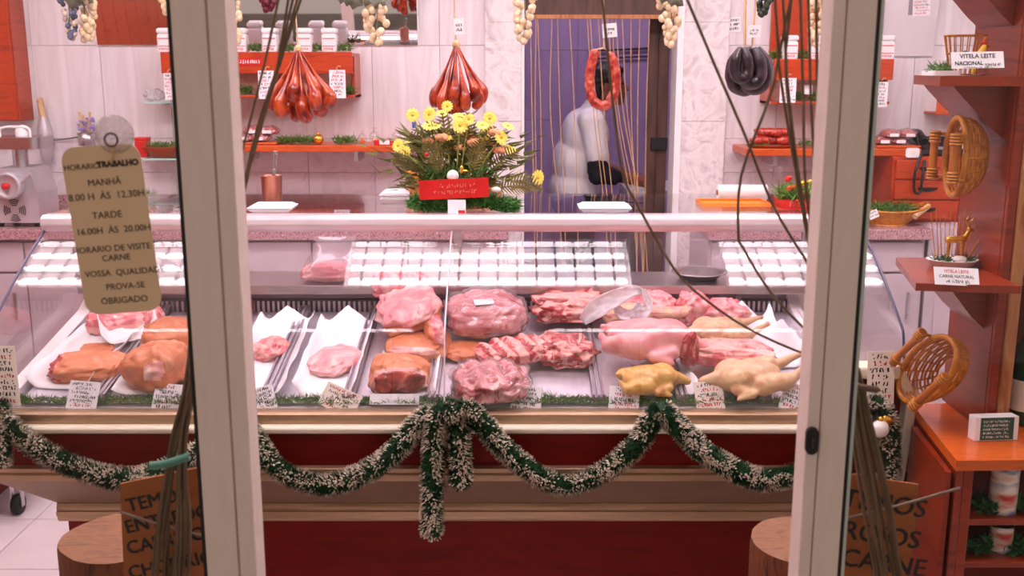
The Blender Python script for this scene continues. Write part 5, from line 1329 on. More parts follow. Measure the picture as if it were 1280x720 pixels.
for s in (-1, 1):
    sh = Vector((.06, s * .185, 1.31)); el = Vector((.09 if s < 0 else .11, s * .215, 1.055)); wr = Vector((.315, s * .11 - .02, .995))
    bm_.cap(sh, el, .050, .040); bm_.cap(el, wr, .040, .026)
    hd = wr + Vector((.04, .01 * -s, -.008)); bm_.cap(wr, hd, .026, .028); bm_.ell(hd + Vector((.012, 0, -.002)), (.038, .034, .018), 0, 12, 8)
    for f in range(4):
        b0 = hd + Vector((.040, (f - 1.5) * .017, 0)); k1 = b0 + Vector((.030 + .006 * (f in (1, 2)), 0, .004)); k2 = k1 + Vector((.022, 0, -.020))
        bm_.cap(b0, k1, .0092, .0085, 8); bm_.cap(k1, k2, .0085, .0072, 8)
    b0 = hd + Vector((-.005, -s * .028, 0)); k1 = b0 + Vector((.030, -s * .016, -.006)); bm_.cap(b0, k1, .0105, .009, 8); bm_.cap(k1, k1 + Vector((.022, .004 * s, -.012)), .009, .0075, 8)
me = fuse(bm_, .0065, 'body', PSKIN, 3); put('body', me, per, False)
hm = MB(); hm.ell((.135, 0, 1.54), (.098, .082, .090), 0, 18, 14); hm.ell((.095, 0, 1.50), (.065, .079, .095), 0, 16, 12); hm.ell((.205, 0, 1.583), (.035, .06, .025), 0, 12, 8)
put('hair', fuse(hm, .007, 'hair', HAIR, 3, .006, 60), per, False)
for s in (-1, 1): MB().ell((.226, s * .030, 1.512), (.010, .012, .007), 0, 10, 8).build('eye', HAIR, per, False)
sm = MB(); sm.ell((-.025, 0, .94), (.145, .185, .14), 0, 18, 12); sm.ell((-.01, 0, 1.08), (.140, .175, .17), 0, 18, 12); sm.ell((.03, 0, 1.23), (.138, .185, .15), 0, 18, 12)
sm.cap((.055, -.15, 1.325), (.055, .15, 1.325), .070, .070); sm.cap((.07, 0, 1.35), (.085, 0, 1.375), .068, .064)
for s in (-1, 1): sm.cap((.06, s * .185, 1.31), (.085 if s < 0 else .10, s * .212, 1.14), .070, .066)
put('shirt', fuse(sm, .008, 'shirt', SHIRT, 5, .010, 9), per, False)
am = MB(); am.cap((.088, -.214, 1.10), (.09, -.217, 1.04), .056, .054); am.cap((.09, -.217, 1.045), (.18, -.19, 1.025), .054, .046)
put('arm_band', fuse(am, .007, 'arm_band', CLOTHB, 3, .008, 40), per, False)
tm = MB(); tm.ell((-.02, 0, .88), (.135, .175, .12), 0, 18, 12)
for s in (-1, 1): tm.cap((-.02, s * .09, .88), (.02, s * .10, .48), .105, .076); tm.cap((.02, s * .10, .48), (-.02, s * .10, .12), .074, .062)
put('trousers', fuse(tm, .010, 'trousers', JEANS, 4), per, False)
tb = thing('work_table', 'white work table in front of the person in the back room', 'table', (PX + .55, PYY, 0))
MB().box(PX + .26, PX + .80, PYY - .12, PYY + .40, .905, .945).build('top', WHITE, tb, True, .004)
for x in (PX + .29, PX + .77):
    for y in (PYY - .09, PYY + .37): MB().box(x - .02, x + .02, y - .02, y + .02, 0.001, .905).build('leg', STEEL, tb)
# golden strand curtain in the back doorway
gc = thing('strand_curtain', 'golden strand fly curtain hanging in the back doorway', 'curtain', ((DX0 + DX1) / 2, YB - .05, 1.83))
MB().box(DX0 + .015, DX1 - .035, YB - .06, YB - .045, 1.815, 1.833).build('header_bar', WOODP, gc)
for a, b2, c2 in [(663, 665, 668), (670, 669, 671), (690, 688, 700), (697, 700, 706), (712, 718, 722), (734, 742, 757), (738, 746, 762), (748, 755, 768), (760, 770, 792), (765, 773, 798), (770, 779, 804), (778, 784, 801), (789, 789, 795), (800, 797, 797), (812, 808, 806), (672, 676, 677)]:
    t_, m_, l_ = PY(a, 15, YB - .052), PY(b2, 140, YB - .052), PY(c2, 275, YB - .052); t_.z = 1.815
    e_ = l_ + Vector(((l_.x - m_.x) * .4, 0, -.45))
    MB().tube(spline([t_, m_, l_, e_], 14), .0022, 5).build('strand', GOLDSTR, gc)

# ================================================================== WOODEN SHELF UNIT NEXT TO THE COUNTER END
SXP, SY0, SY1 = 1.035, 2.16, 2.395
DKT = .816
un = thing('shelf_unit', 'red wood shelf unit with cubby base standing at the counter end', 'shelf unit', (1.2, 2.2, 0))
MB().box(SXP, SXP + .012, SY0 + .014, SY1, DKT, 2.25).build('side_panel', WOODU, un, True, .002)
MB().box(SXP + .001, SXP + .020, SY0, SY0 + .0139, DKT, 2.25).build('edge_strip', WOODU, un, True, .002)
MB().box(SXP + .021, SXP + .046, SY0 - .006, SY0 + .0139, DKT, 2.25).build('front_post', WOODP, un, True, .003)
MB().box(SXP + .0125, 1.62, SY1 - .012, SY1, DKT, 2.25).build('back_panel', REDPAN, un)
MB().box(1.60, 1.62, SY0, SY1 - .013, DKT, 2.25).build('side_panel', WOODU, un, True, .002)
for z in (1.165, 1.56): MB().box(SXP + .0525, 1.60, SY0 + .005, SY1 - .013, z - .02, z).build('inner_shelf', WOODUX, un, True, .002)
# projecting shelves with tapering brackets
def pshelf(z, corners, th, name='projecting_shelf'):
    poly = [(c.x, c.y) for c in corners]
    o = MB().prism(poly, z - th, z, 'z').build(name, WOODUX, un, True, .002)
    return o
c1 = [PZ(1120, 322, 1.165), PZ(1145, 354, 1.165)]
pshelf(1.165, [Vector((c1[0].x, SY1)), Vector((c1[1].x, c1[1].y)), Vector((SXP - .0005, SY0 - .02)), Vector((SXP - .0005, SY1))] if False else [c1[0], c1[1], Vector((SXP - .0005, c1[1].y - .03, 0)), Vector((SXP - .0005, c1[0].y, 0))], .016)
pshelf(1.582, [Vector((.905, 2.39, 0)), Vector((.868, 2.15, 0)), Vector((SXP - .0005, 2.13, 0)), Vector((SXP - .0005, 2.39, 0))], .020)
pshelf(1.812, [Vector((.90, 2.39, 0)), Vector((.87, 2.15, 0)), Vector((SXP - .0005, 2.13, 0)), Vector((SXP - .0005, 2.39, 0))], .020)
for zt, ln in ((1.149, .10), (1.562, .115), (1.792, .11)):
    for y in (SY0 + .05,):
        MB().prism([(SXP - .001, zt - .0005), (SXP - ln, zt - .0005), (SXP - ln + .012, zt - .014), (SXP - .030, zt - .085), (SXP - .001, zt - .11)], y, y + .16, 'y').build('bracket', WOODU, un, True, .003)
# base cabinet with open cubbies
A, B = PZ(1140, 505, DKT), PZ(1196, 576, DKT); Rr = 1.62; yb_ = SY1 + .02
C = Vector((Rr, B.y + .02, DKT))
MB().prism([(A.x, A.y), (B.x, B.y), (C.x, C.y), (Rr, yb_)], DKT - .022, DKT, 'z').build('deck', mat('orange_deck_wood', [(196, 78, 20), (220, 104, 32), (206, 88, 24)], 5, .3, stretch=(1.2, 9, 9), detail=6, dist=1.2, coat=.3), un, True, .002)
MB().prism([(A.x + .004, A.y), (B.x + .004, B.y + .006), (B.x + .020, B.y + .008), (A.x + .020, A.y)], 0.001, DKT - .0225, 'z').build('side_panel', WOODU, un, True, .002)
MB().box(B.x + .021, Rr - .01, yb_ - .02, yb_ - .008, .001, DKT - .0225).build('back_panel', REDPAN, un)
MB().box(Rr - .02, Rr, C.y + .004, yb_ - .001, .001, DKT - .0225).build('side_panel', WOODU, un, True, .002)
fx = PZ(1216, 590, .80).x
MB().box(B.x + .0205, B.x + .042, B.y + .009, B.y + .022, .001, DKT - .0225).build('frame_post', WOODUX, un, True, .002)
zs = []
for py in (647, 700):
    z = PY(1240, py, B.y + .02).z; zs.append(z)
    MB().box(B.x + .021, Rr - .021, B.y + .012, yb_ - .021, z - .014, z).build('cubby_shelf', WOODUX, un, True, .002)
# leaning loose side board
A2 = A.lerp(B, .2)
ld = MB().prism([(A2.x - .018, A2.y), (B.x - .014, B.y + .012), (B.x - .002, B.y + .012), (A2.x - .004, A2.y)], .12, DKT - .03, 'z').build('wood_board', WOODU, None, True, .002); tag(ld, 'loose red wood board standing against the shelf unit base', 'wood board')
# contents of the cubbies
def tin(label, x, y, z, r, h):
    o = thing('food_tin', label, 'tin', (x, y, z))
    MB().lathe([(r, .0004), (r, h)], 26).build('can', TINM, o, False); MB().lathe([(r * 1.03, h), (r * 1.03, h + .004), (r * .95, h + .004), (r * .93, h + .002), (.001, h + .002)], 26).build('lid_rim', STEEL, o, False)
p = PY(1254, 618, B.y + .055); tin('tin can with red and white label in the upper cubby', p.x, p.y, zs[0], .028, PY(1250, 582, p.y).z - zs[0])
p = PY(1250, 682, B.y + .07); tin('red topped tin in the lower cubby', p.x, p.y, zs[1], .024, .055)
for k, (px, zz, l) in enumerate([(1236, zs[0], 'leafy parsley bunch beside the tin in the upper cubby'), (1278, zs[0], 'leafy parsley bunch on the far side of the tin in the upper cubby'), (1228, zs[1], 'leafy parsley bunch in the lower cubby'), (1276, zs[1], 'leafy parsley bunch beside the red topped tin')]):
    p = PY(px, 640, B.y + .05); mb = MB(); tuft(mb, (p.x, p.y + .01, zz + .002), (.028, .03, .022), 150, .024, .005); o = mb.build('parsley', mat('parsley_green', [(20, 74, 34), (44, 112, 54)], 40, .6)); tag(o, l, 'greenery')
# sign box on the deck
M = frame(Vector((PY(1246, 530, 2.115).x, 2.112, DKT + .0275)), (1, .08, 0), (0, .05, 1))
sb = thing('printed_box', 'small white box with a green printed front on the shelf deck', 'box', PZ(1246, 546, DKT))
MB().box(-.048, .048, -.0265, .026, -.03, 0, 0, M).build('box', PAPER, sb, True, .001)
pr = MB().box(-.037, .037, -.0245, .0245, 0, .0008, 0, M).build('green_front', GREENCARD, sb)
mb = MB(); rd = random.Random(12)
for k in range(5): scribble(mb, M, -.031, .033 - .01 * rd.random(), .014 - k * .0085, .0045, 0, rd, .001)
mb.build('print', PAPER, pr)
# bottles
for k, (x, z, l) in enumerate([(1.152, DKT, 'green glass bottle with a cream label on the shelf deck'), (1.235, DKT, 'green glass bottle second from the wooden post on the deck'), (1.155, 1.165, 'green glass bottle on the inner shelf above the deck'), (1.24, 1.165, 'green glass bottle beside another on the inner shelf')]):
    o = thing('wine_bottle', l, 'bottle', (x, 2.23, z))
    MB().lathe([(.034, .0005), (.036, .004), (.036, .15), (.030, .175), (.014, .205), (.013, .25), (.015, .252), (.015, .262), (.001, .262)], 26).build('glass', BOTTLE, o, False)
    lb = MB().lathe([(.0365, .035), (.0365, .105)], 26).build('label', CARD, o, False)
# upper shelf things
z = 1.5825
p = Vector((.955, 2.18, z))
o = thing('garnish_dish', 'small white dish of green garnish on the upper projecting shelf', 'dish', (.905, 2.24, z))
MB().prism([(.905 + x, 2.24 + y) for x, y in rbox(.06, .07, .008)], z, z + .010, 'z').build('dish', PAPER, o, True, .002)
mb = MB(); tuft(mb, (.905, 2.24, z + .008), (.025, .03, .01), 160, .022); mb.build('greens', GREEN, o)
M = frame(PY(1222, 75, 2.15), (1, -.0, .02), (0, .3, 1))
sg = MB().box(-.053, .053, -.017, .017, -.001, 0, 0, M).build('shelf_sign', PAPER); tag(sg, 'white handwritten sign VITELA LEITE on the upper projecting shelf', 'sign')
text_mesh('VITELA LEITE', .0125, INKB, sg, M @ Matrix.Translation((0, .004, .0004)), bold=.0002)
text_mesh('NACIONAL', .0110, INKB, sg, M @ Matrix.Translation((-.018, -.010, .0004)), bold=.0002)
mb = MB(); scribble(mb, M, .015, .045, -.012, .005, 0, random.Random(4)); scribble(mb, M, -.03, .03, -.0165, .003, 0, random.Random(6)); mb.build('small_writing', INKB, sg)
# cockerel in a cage of reeds
c = PY(1222, 52, 2.20); x, y = c.x, 2.20
rc = thing('cockerel_figurine', 'yellow cockerel figurine with red comb and blue tail on the upper shelf', 'figurine', (x, y, z))
mb = MB(); mb.ell((x, y, z + .034), (.017, .012, .014), 0, 14, 10); mb.cap((x + .008, y, z + .040), (x + .015, y, z + .058), .010, .006); mb.cap((x - .004, y, z + .003), (x - .002, y, z + .026), .004, .005)
put('body', fuse(mb, .0022, 'body', mat('cockerel_yellow', [(226, 176, 30), (240, 200, 60)], 20, .4), 3), rc)
mb = MB()
for k in range(5): mb.tube(spline([(x - .012, y, z + .036), (x - .024, y + .002 * k, z + .048 - .004 * k), (x - .030, y, z + .038 - .006 * k)], 8), [.004, .004, .004, .004, .003, .003, .002, .001], 6)
mb.build('tail', mat('cockerel_blue', [(40, 60, 90), (70, 90, 120)], 20, .4), rc)
MB().ell((x + .015, y, z + .066), (.006, .003, .006), 0, 8, 6).ell((x + .020, y, z + .055), (.002, .002, .005), 0, 6, 5).build('comb', REDRIB, rc)
MB().tube([(x + .019, y, z + .0595), (x + .027, y, z + .058)], [.003, .0008], 6).build('beak', GOLD, rc)
MB().lathe([(.020, .0003), (.020, .003), (.001, .003)], 16, 0, Matrix.Translation((x, y, z))).build('base', DARKWOOD, rc)
cg = thing('reed_basket', 'cone shaped open reed basket behind the cockerel figurine', 'basket', (x + .004, y + .03, z))
for k in range(18):
    a = 2 * math.pi * k / 18
    MB().tube([(x - .004 + .026 * math.cos(a), y + .05 + .026 * math.sin(a), z + .001), (x - .004 + .042 * math.cos(a), y + .05 + .042 * math.sin(a), z + .082)], .0013, 5).build('reed', WICK, cg)
for rr, zz in ((.026, .002), (.035, .045), (.042, .082)):
    MB().tube([(x - .004 + rr * math.cos(t), y + .05 + rr * math.sin(t), z + zz) for t in [2 * math.pi * q / 24 for q in range(24)]], .0018, 5, 0, True).build('hoop', WICK, cg)
# lower projecting shelf: dish with gold reindeer, reeds, sign
z = 1.1655
c = PZ(1190, 333, z); x, y = c.x, c.y
o = thing('reindeer_dish', 'white dish with moss, golden reindeer and tall dry reeds on the lower projecting shelf', 'ornament', (x, y, z))
MB().lathe([(.038, .0005), (.045, .003), (.056, .016), (.058, .017), (.052, .017), (.042, .007), (.001, .006)], 26, 0, Matrix.Translation((x, y, z)) @ Matrix.Diagonal((1.0, .75, 1, 1))).build('dish', PAPER, o)
mb = MB(); tuft(mb, (x - .02, y, z + .008), (.025, .03, .012), 160, .016, .0016); tuft(mb, (x + .03, y, z + .008), (.022, .03, .012), 160, .016, .0016); mb.build('moss', DGREEN, o)
mb = MB(); ox, oz = x + .004, z + .030
mb.cap((ox - .016, y, oz + .030), (ox + .016, y, oz + .032), .0085, .008); mb.cap((ox + .018, y, oz + .034), (ox + .027, y, oz + .052), .006, .004); mb.cap((ox + .027, y, oz + .054), (ox + .036, y, oz + .050), .005, .003)
for dx in (-.018, -.012, .012, .018): mb.cap((ox + dx, y + (.004 if dx in (-.012, .018) else -.004), oz + .026), (ox + dx * 1.1, y + (.004 if dx in (-.012, .018) else -.004), oz - .020), .0036, .0024, 8)
put('reindeer', fuse(mb, .002, 'reindeer', GOLD, 2), o)
mb = MB()
for s in (-1, 1): mb.tube(spline([(ox + .026, y + s * .002, oz + .057), (ox + .022, y + s * .010, oz + .070), (ox + .030, y + s * .014, oz + .080)], 8), .0014, 5); mb.tube([(ox + .022, y + s * .010, oz + .070), (ox + .015, y + s * .012, oz + .078)], .0012, 5)
mb.build('antlers', GOLD, o)
MB().ell((x + .006, y - .02, z + .020), (.018, .010, .008), 0, 10, 8).build('white_pebble', PEARL, o)
for k in range(10): MB().tube([(x - .03 + k * .007, y + .02, z + .010), (x - .045 + k * .011, y + .03, z + .115 + .012 * math.sin(k * 2))], .0011, 5).build('reed', WICK, o)
MB().tube([(x + .03, y + .0, z + .010), (x + .075, y + .0, z + .10)], .0016, 6).build('reed', WICK, o)
M = frame(PZ(1192, 353, z) + Vector((.0, -.012, .014)), (1, -.0, -.05), (0, .55, 1))
sg = MB().box(-.046, .046, -.018, .020, -.001, 0, 0, M).build('shelf_sign', PAPER); tag(sg, 'white sign with red and black handwriting on the lower projecting shelf', 'sign')
text_mesh('VITELA LEITE', .0090, INKR, sg, M @ Matrix.Translation((0, .0085, .0004)))
text_mesh('CARNE NATURAL', .0090, INKB, sg, M @ Matrix.Translation((0, -.0025, .0004)))
mb = MB(); scribble(mb, M, -.022, .026, -.013, .006, 0, random.Random(14)); mb.build('small_writing', INKB, sg)
# wicker baskets
def wicker(label, cx, cy, cz, rx, rz, dp, euler, rows=11, ribs=18):
    """oval trug lying on its side: local z is the opening, handles along the long sides"""
    root = thing('wicker_basket', label, 'basket', (cx, cy, cz), euler)
    mb = MB()
    for k in range(rows):
        u = k / (rows - 1); sc = math.cos(u * 1.15) ** .8; zz = -dp * math.sin(u * 1.25) / math.sin(1.25)
        pts = [((rx * sc) * math.cos(t), (rz * sc) * math.sin(t), zz + .0012 * math.sin(t * ribs / 2 + k * math.pi)) for t in [2 * math.pi * i / 48 for i in range(48)]]
        mb.tube(pts, .0027 if k else .005, 6, 0, True)
    w_ = mb.build('weave', WICK, root, False); w_['kind'] = 'stuff'
    mb = MB()
    for k in range(ribs):
        t = 2 * math.pi * k / ribs
        pts = []
        for i in range(8):
            u = i / 7; sc = math.cos(u * 1.15) ** .8; zz = -dp * math.sin(u * 1.25) / math.sin(1.25)
            pts.append(((rx * sc + .001) * math.cos(t), (rz * sc + .001) * math.sin(t), zz))
        mb.tube(pts, .0026, 5)
    mb.build('ribs', WICK, root, False)
    mb = MB(); mb.tube([((rx) * math.cos(t), (rz) * math.sin(t), .002) for t in [2 * math.pi * i / 48 for i in range(48)]], .0065, 8, 0, True); mb.build('rim', WICK, root, False)
    HW = mat('handle_wood', [(176, 96, 30), (206, 126, 48)], 10, .45, stretch=(4, 1, 4), coat=.3)
    for s in (-1, 1):
        hx = s * rx * 1.02
        h = MB().tube([(hx, -rz * .62, .028), (hx, rz * .62, .028)], .0085, 12).build('handle', HW, root, False)
        mb = MB()
        for e in (-1, 1):
            for q in range(4): mb.tube([(hx + .0098 * math.cos(t), e * (rz * .60 - q * .0065), .028 + .0098 * math.sin(t)) for t in [2 * math.pi * i / 12 for i in range(12)]], .003, 5, 0, True)
            mb.tube([(hx, e * rz * .55, .026), (rx * s * .9, e * rz * .56, .0)], .004, 6)
        mb.build('handle_wrap', WICK, h, False)
    return root
c = PY(1212, 197, 2.22)
wicker('honey wicker trug with wooden handles hanging upright on the shelf unit side', c.x - .02, 2.24, c.z, .045, .083, .058, Euler((math.radians(90), 0, math.radians(-86))).to_quaternion().to_euler())
c = PY(1158, 462, 2.24)
bk_ = wicker('honey wicker trug with wooden handles leaning on the deck behind the counter end', c.x, 2.235, c.z + .0, .058, .10, .066, (0, 0, 0))
bk_.rotation_euler = (Matrix.Rotation(math.radians(-70), 3, 'Z') @ Matrix.Rotation(math.radians(82), 3, 'X') @ Matrix.Rotation(math.radians(-40), 3, 'Z')).to_euler()
# ------------------------------------------------------------------ phone side furniture at the back
a, b2 = PY(1117, 196, 4.62), PY(1260, 196, 4.62)
dc = thing('drawer_cabinet', 'orange red wood drawer cabinet on the short worktop', 'cabinet', ((a.x + b2.x) / 2, 4.75, WZ))
MB().box(a.x, XR - .01, 4.62, YB - .031, WZ + .001, a.z).build('body', WOODX, dc, True, .003)
hh = (a.z - WZ - .02) / 3; 
for k in range(3):
    for (x0_, x1_) in ((a.x + .01, a.x + .30), (a.x + .305, XR - .02)):
        d = MB().box(x0_, x1_, 4.606, 4.62, WZ + .01 + k * hh + .004, WZ + .01 + (k + 1) * hh - .004).build('drawer', WOODX, dc, True, .003)
        MB().prism([((x0_ + x1_) / 2 + .045 * math.cos(t), WZ + .01 + (k + .62) * hh - .018 * abs(math.sin(t))) for t in [math.pi * i / 10 for i in range(11)]], 4.600, 4.6055, 'y').build('finger_slot', BLACK, d)
struct_ = MB().box(1.805, XR - .005, 4.45, YB - .0085, .001, WZ).build('side_counter', CABW, None, True, .003); tag(struct_, 'plain pale counter block carrying the drawer cabinet at the wall end', 'counter')
MB().box(1.85, XR - .05, 4.44, 4.449, .08, WZ - .08).build('front_panel', CABW, struct_, True, .002)
c = PY(1178, 200, 4.64)
ph = thing('telephone', 'black desk telephone with curly cord on the drawer cabinet', 'telephone', (c.x, 4.72, a.z))
MB().prism([(4.66, a.z + .0005), (4.82, a.z + .0005), (4.82, a.z + .075), (4.80, a.z + .08), (4.66, a.z + .025)], c.x - .09, c.x + .10, 'x').build('base', PHONE, ph, True, .008, 3)
MB().tube(spline([(c.x - .07, 4.69, a.z + .06), (c.x - .07, 4.74, a.z + .095), (c.x - .07, 4.79, a.z + .10), (c.x - .07, 4.82, a.z + .09)], 12), [.020, .022, .016, .014, .014, .014, .014, .014, .014, .016, .022, .020], 12).build('handset', PHONE, ph)
MB().box(c.x - .02, c.x + .08, 4.667, 4.70, a.z + .029, a.z + .040).build('display', mat('grey_blue_display', [(130, 140, 160), (150, 160, 178)], 8, .2), ph)
MB().tube(spline([PY(1152, 192, 4.60), PY(1144, 215, 4.585), PY(1143, 238, 4.585), PY(1150, 240, 4.585), PY(1153, 222, 4.585), PY(1156, 200, 4.60)], 40), .006, 7).build('cord', PHONE, ph)
c = PY(1141, 191, 4.60); o = MB().prism([(c.x + x, c.z + y) for x, y in rbox(.06, .042, .010)], 4.60, 4.605, 'y').build('switch_box', WHITE, None, True, .002); o.location = (0, .0, 0); tag(o, 'small cream plastic box clipped under the phone', 'box')
MB().box(c.x - .012, c.x + .012, 4.598, 4.5999, c.z - .008, c.z + .008).build('button', CREAM, o)
a3, b3 = PY(1170, 135, 4.80), PY(1218, 135, 4.80); zt, zb = PY(1170, 122, 4.80).z, PY(1170, 143, 4.80).z
o = thing('wicker_rack', 'small orange bamboo rack on the tiled wall above the telephone', 'rack', ((a3.x + b3.x) / 2, 4.85, zb))
MB().box(a3.x, b3.x, 4.80, YB - .0085, zb, zb + .01).build('bottom', WOODO, o, True, .002); MB().box(a3.x, a3.x + .05, 4.795, 4.80, zb, zt).build('panel', WOODO, o, True, .002)
MB().box(a3.x, b3.x, 4.80, 4.806, zt - .006, zt).build('top_bar', WOODO, o, True, .001)
k = 0; x = a3.x + .06
while x < b3.x: MB().box(x, x + .006, 4.80, 4.806, zb + .0101, zt - .0061).build('slat', WOODO, o); x += .015
for k, (x_, l_) in enumerate([(a3.x + .09, 'white card leaning in the bamboo rack')]):
    o = MB().box(x_ - .03, x_ + .05, 4.83, 4.833, zb + .0105, zt + .05).build('leaning_card', PAPER); tag(o, l_, 'card')
# big wicker basket of greens on the short worktop
c = PZ(1108, 275, WZ); c = Vector((PY(1108, 270, 4.56).x, 4.56, WZ))
o = thing('greens_basket', 'long wicker basket heaped with green herbs on the short worktop', 'basket', c)
mb = MB()
for k in range(9):
    u = k / 8; a_, b_ = .085 + .075 * u, .07 + .03 * u
    mb.tube([(c.x + a_ * math.cos(t) * (1 + .15 * u * (math.cos(t) > 0)), c.y + b_ * math.sin(t), WZ + .006 + .058 * u + .028 * u * abs(math.cos(t)) ** 3) for t in [2 * math.pi * i / 40 for i in range(40)]], .0052, 6, 0, True)
w_ = mb.build('weave', WICK, o); w_['kind'] = 'stuff'
MB().lathe([(.085, .001), (.085, .006), (.001, .006)], 24, 0, Matrix.Translation((c.x, c.y, WZ))).build('bottom', WICK, o)
mb = MB(); tuft(mb, (c.x, c.y, WZ + .055), (.125, .075, .03), 800, .04, .0025); mb.build('herbs', GREEN, o)
q = PY(1150, 246, 4.52); MB().tube([(c.x + .17, c.y - .03, WZ + .085), (c.x + .09, c.y - .09, WZ + .045)], [.012, .012], 10).build('handle', STRING, o)
price_card('small white card stuck in the wicker basket of herbs', 1092, 268, 12, 10, .4, Y=4.45, seed=71, lines=2, red=0, lean=.2)

# ================================================================== LOGS, DOOR THINGS, CORDS
def stump(label, px, py, z, r, seed):
    c = PZ(px, py, z); root = thing('chopping_log', label, 'log', (c.x, c.y, 0)); n = 40
    def rad(a, zz): return r * (1 + .05 * noise.noise(Vector((math.cos(a) * 1.3, math.sin(a) * 1.3, seed))) + .025 * noise.noise(Vector((math.cos(a) * 6, math.sin(a) * 6, zz * 2 + seed))))
    vs = []; zs_ = [.001, .15, .35, .55, z - .012, z - .001]
    for k, zz in enumerate(zs_):
        for j in range(n):
            a = 2 * math.pi * j / n; q = rad(a, zz) * (1.06 if k == 0 else (.985 if k == 5 else 1)); vs.append((c.x + q * math.cos(a), c.y + q * math.sin(a), zz))
    MB().add(vs, [(k * n + j, k * n + (j + 1) % n, (k + 1) * n + (j + 1) % n, (k + 1) * n + j) for k in range(5) for j in range(n)], 0, True).build('bark', BARK, root)
    vs2 = [(x, y, z) for (x, y, _) in vs[-n:]]
    MB().add(vs2 + [(c.x, c.y, z + .002)], [(j, (j + 1) % n, n) for j in range(n)]).add(vs2 + vs[-n:], [(j, n + j, n + (j + 1) % n, (j + 1) % n) for j in range(n)]).build('cut_top', LOG, root)
stump('upright log with a pale sawn top behind the TEMOS sign nearest the caster trolley', 152, 670, .70, .118, 1.3)
stump('upright log with a pale sawn top behind the door stile with the lock', 1008, 675, .70, .108, 5.1)
# opening hours sign on its suction hook
DY = YD - .006
c = PY(140, 288, DY); ang = -.105
M = frame(c, (math.cos(ang) , 0, -math.sin(ang) * -1), (math.sin(-ang), 0, 1))
M = frame(c, (1, 0, .075), (-.105, 0, 1))
s = (PY(141, 288, DY) - c).length
wd, hg = 98 * s, 212 * s
sg = MB().prism(rbox(wd, hg, .018), -.0015, 0, 'z', 0, M).build('opening_hours_sign', TAG); tag(sg, 'beige tag sign with handwritten opening hours hanging on the door pane', 'sign')
lines = [('HORARIO', -25, 78, 9.5, 0), ('TRABALHO', 20, 79, 9.5, .0006), ('MANHÃ', 0, 57, 11, 0), ('8.00 H  ÀS  12.30H', 0, 40, 11.5, 0), ('TARDE', -3, 16, 11.5, 0), ('16.00H  ÀS  20.00H', 2, -3, 11, 0), ('HORARIO DE VISITE', -4, -26, 10.5, 0), ('CARNE', 0, -38, 10.5, 0), ('A  VOSSA  QUALIDADE', 1, -57, 10.5, 0), ('PROVA-SE', 6, -75, 10.5, 0), ('OBRIGADO', 2, -93, 11, 0)]
INKG = mat('grey_black_marker', [(52, 42, 38), (66, 54, 48)], 20, .7)
for (tx, x, y, sz, bo) in lines:
    text_mesh(tx, sz * s * 1.05, INKG, sg, M @ Matrix.Translation((x * s, y * s, .0004)), bold=bo)
c2 = PY(143, 168, DY)
sc_ = thing('suction_hook', 'clear round suction hook with wire loop holding the opening hours sign', 'hook', c2)
MB().lathe([(24 * s, -.001), (24 * s, -.0025), (12 * s, -.006), (6 * s, -.010), (.001, -.010)], 30, 0, Matrix.Translation((c2.x, YD - .0035, c2.z)) @ Matrix.Rotation(math.radians(-90), 4, 'X')).build('cup', glass('hazy_clear', (.9, .87, .87), .05, .1, haze=.25), sc_)
MB().tube([(c2.x - .001 + 8 * s * math.cos(t), YD - .016, c2.z - 6 * s + 8 * s * math.sin(t)) for t in [2 * math.pi * i / 18 for i in range(18)]], .0012, 6, 0, True).build('wire_loop', DARKGAP, sc_)
MB().tube([(c2.x - .001, YD - .015, c2.z - 13 * s), (c2.x - .003, YD - .010, c2.z - 26 * s), (c2.x - .006, YD - .0065, c2.z - 36 * s)], .0011, 5).tube([(c2.x + .001, YD - .015, c2.z - 13 * s), (c2.x - .002, YD - .010, c2.z - 25 * s), (c2.x - .008, YD - .0065, c2.z - 34 * s)], .0011, 5).build('string', STRING, sc_)
# cardboard signs behind the panes
def board(label, quad, Y, rows, sz):
    pts = [PY(a, b3, Y) for a, b3 in quad]      # tl, tr, br, bl
    rt = (pts[1] - pts[0]); M = frame(pts[0], rt, Vector((0, 0, 1))); Mi = M.inverted()
    poly = [((Mi @ p).x, (Mi @ p).y) for p in pts][::-1]
    o = MB().prism(poly, -.004, 0, 'z', 0, M).build('cardboard_sign', CARDB); tag(o, label, 'sign')
    for (tx, px, py) in rows:
        l = Mi @ PY(px, py, Y)
        for q in (0, 1): text_mesh(tx, sz, INKB, o, M @ Matrix.Translation((l.x + q * .0016, l.y + q * .0010, .0005 + q * .0001)), 'LEFT', bold=0)
    return o
board('brown cardboard sign with black capitals TEMOS ENTREDO behind the pane with the opening hours', [(150, 605), (262, 582), (268, 790), (158, 800)], YD + .135, [('TEMOS', 160, 640), ('ENTREDO', 158, 667), ('CABRITO', 160, 693), ('CHOURIÇO', 162, 724)], .029)
board('brown cardboard sign with black capitals TEMOS ROJOS CARNE by the lock stile', [(1028, 588), (1149, 606), (1130, 800), (1012, 790)], YD + .135, [('TEMOS', 1050, 632), ('ROJOS', 1050, 672), ('CARNE', 1048, 706)], .040)
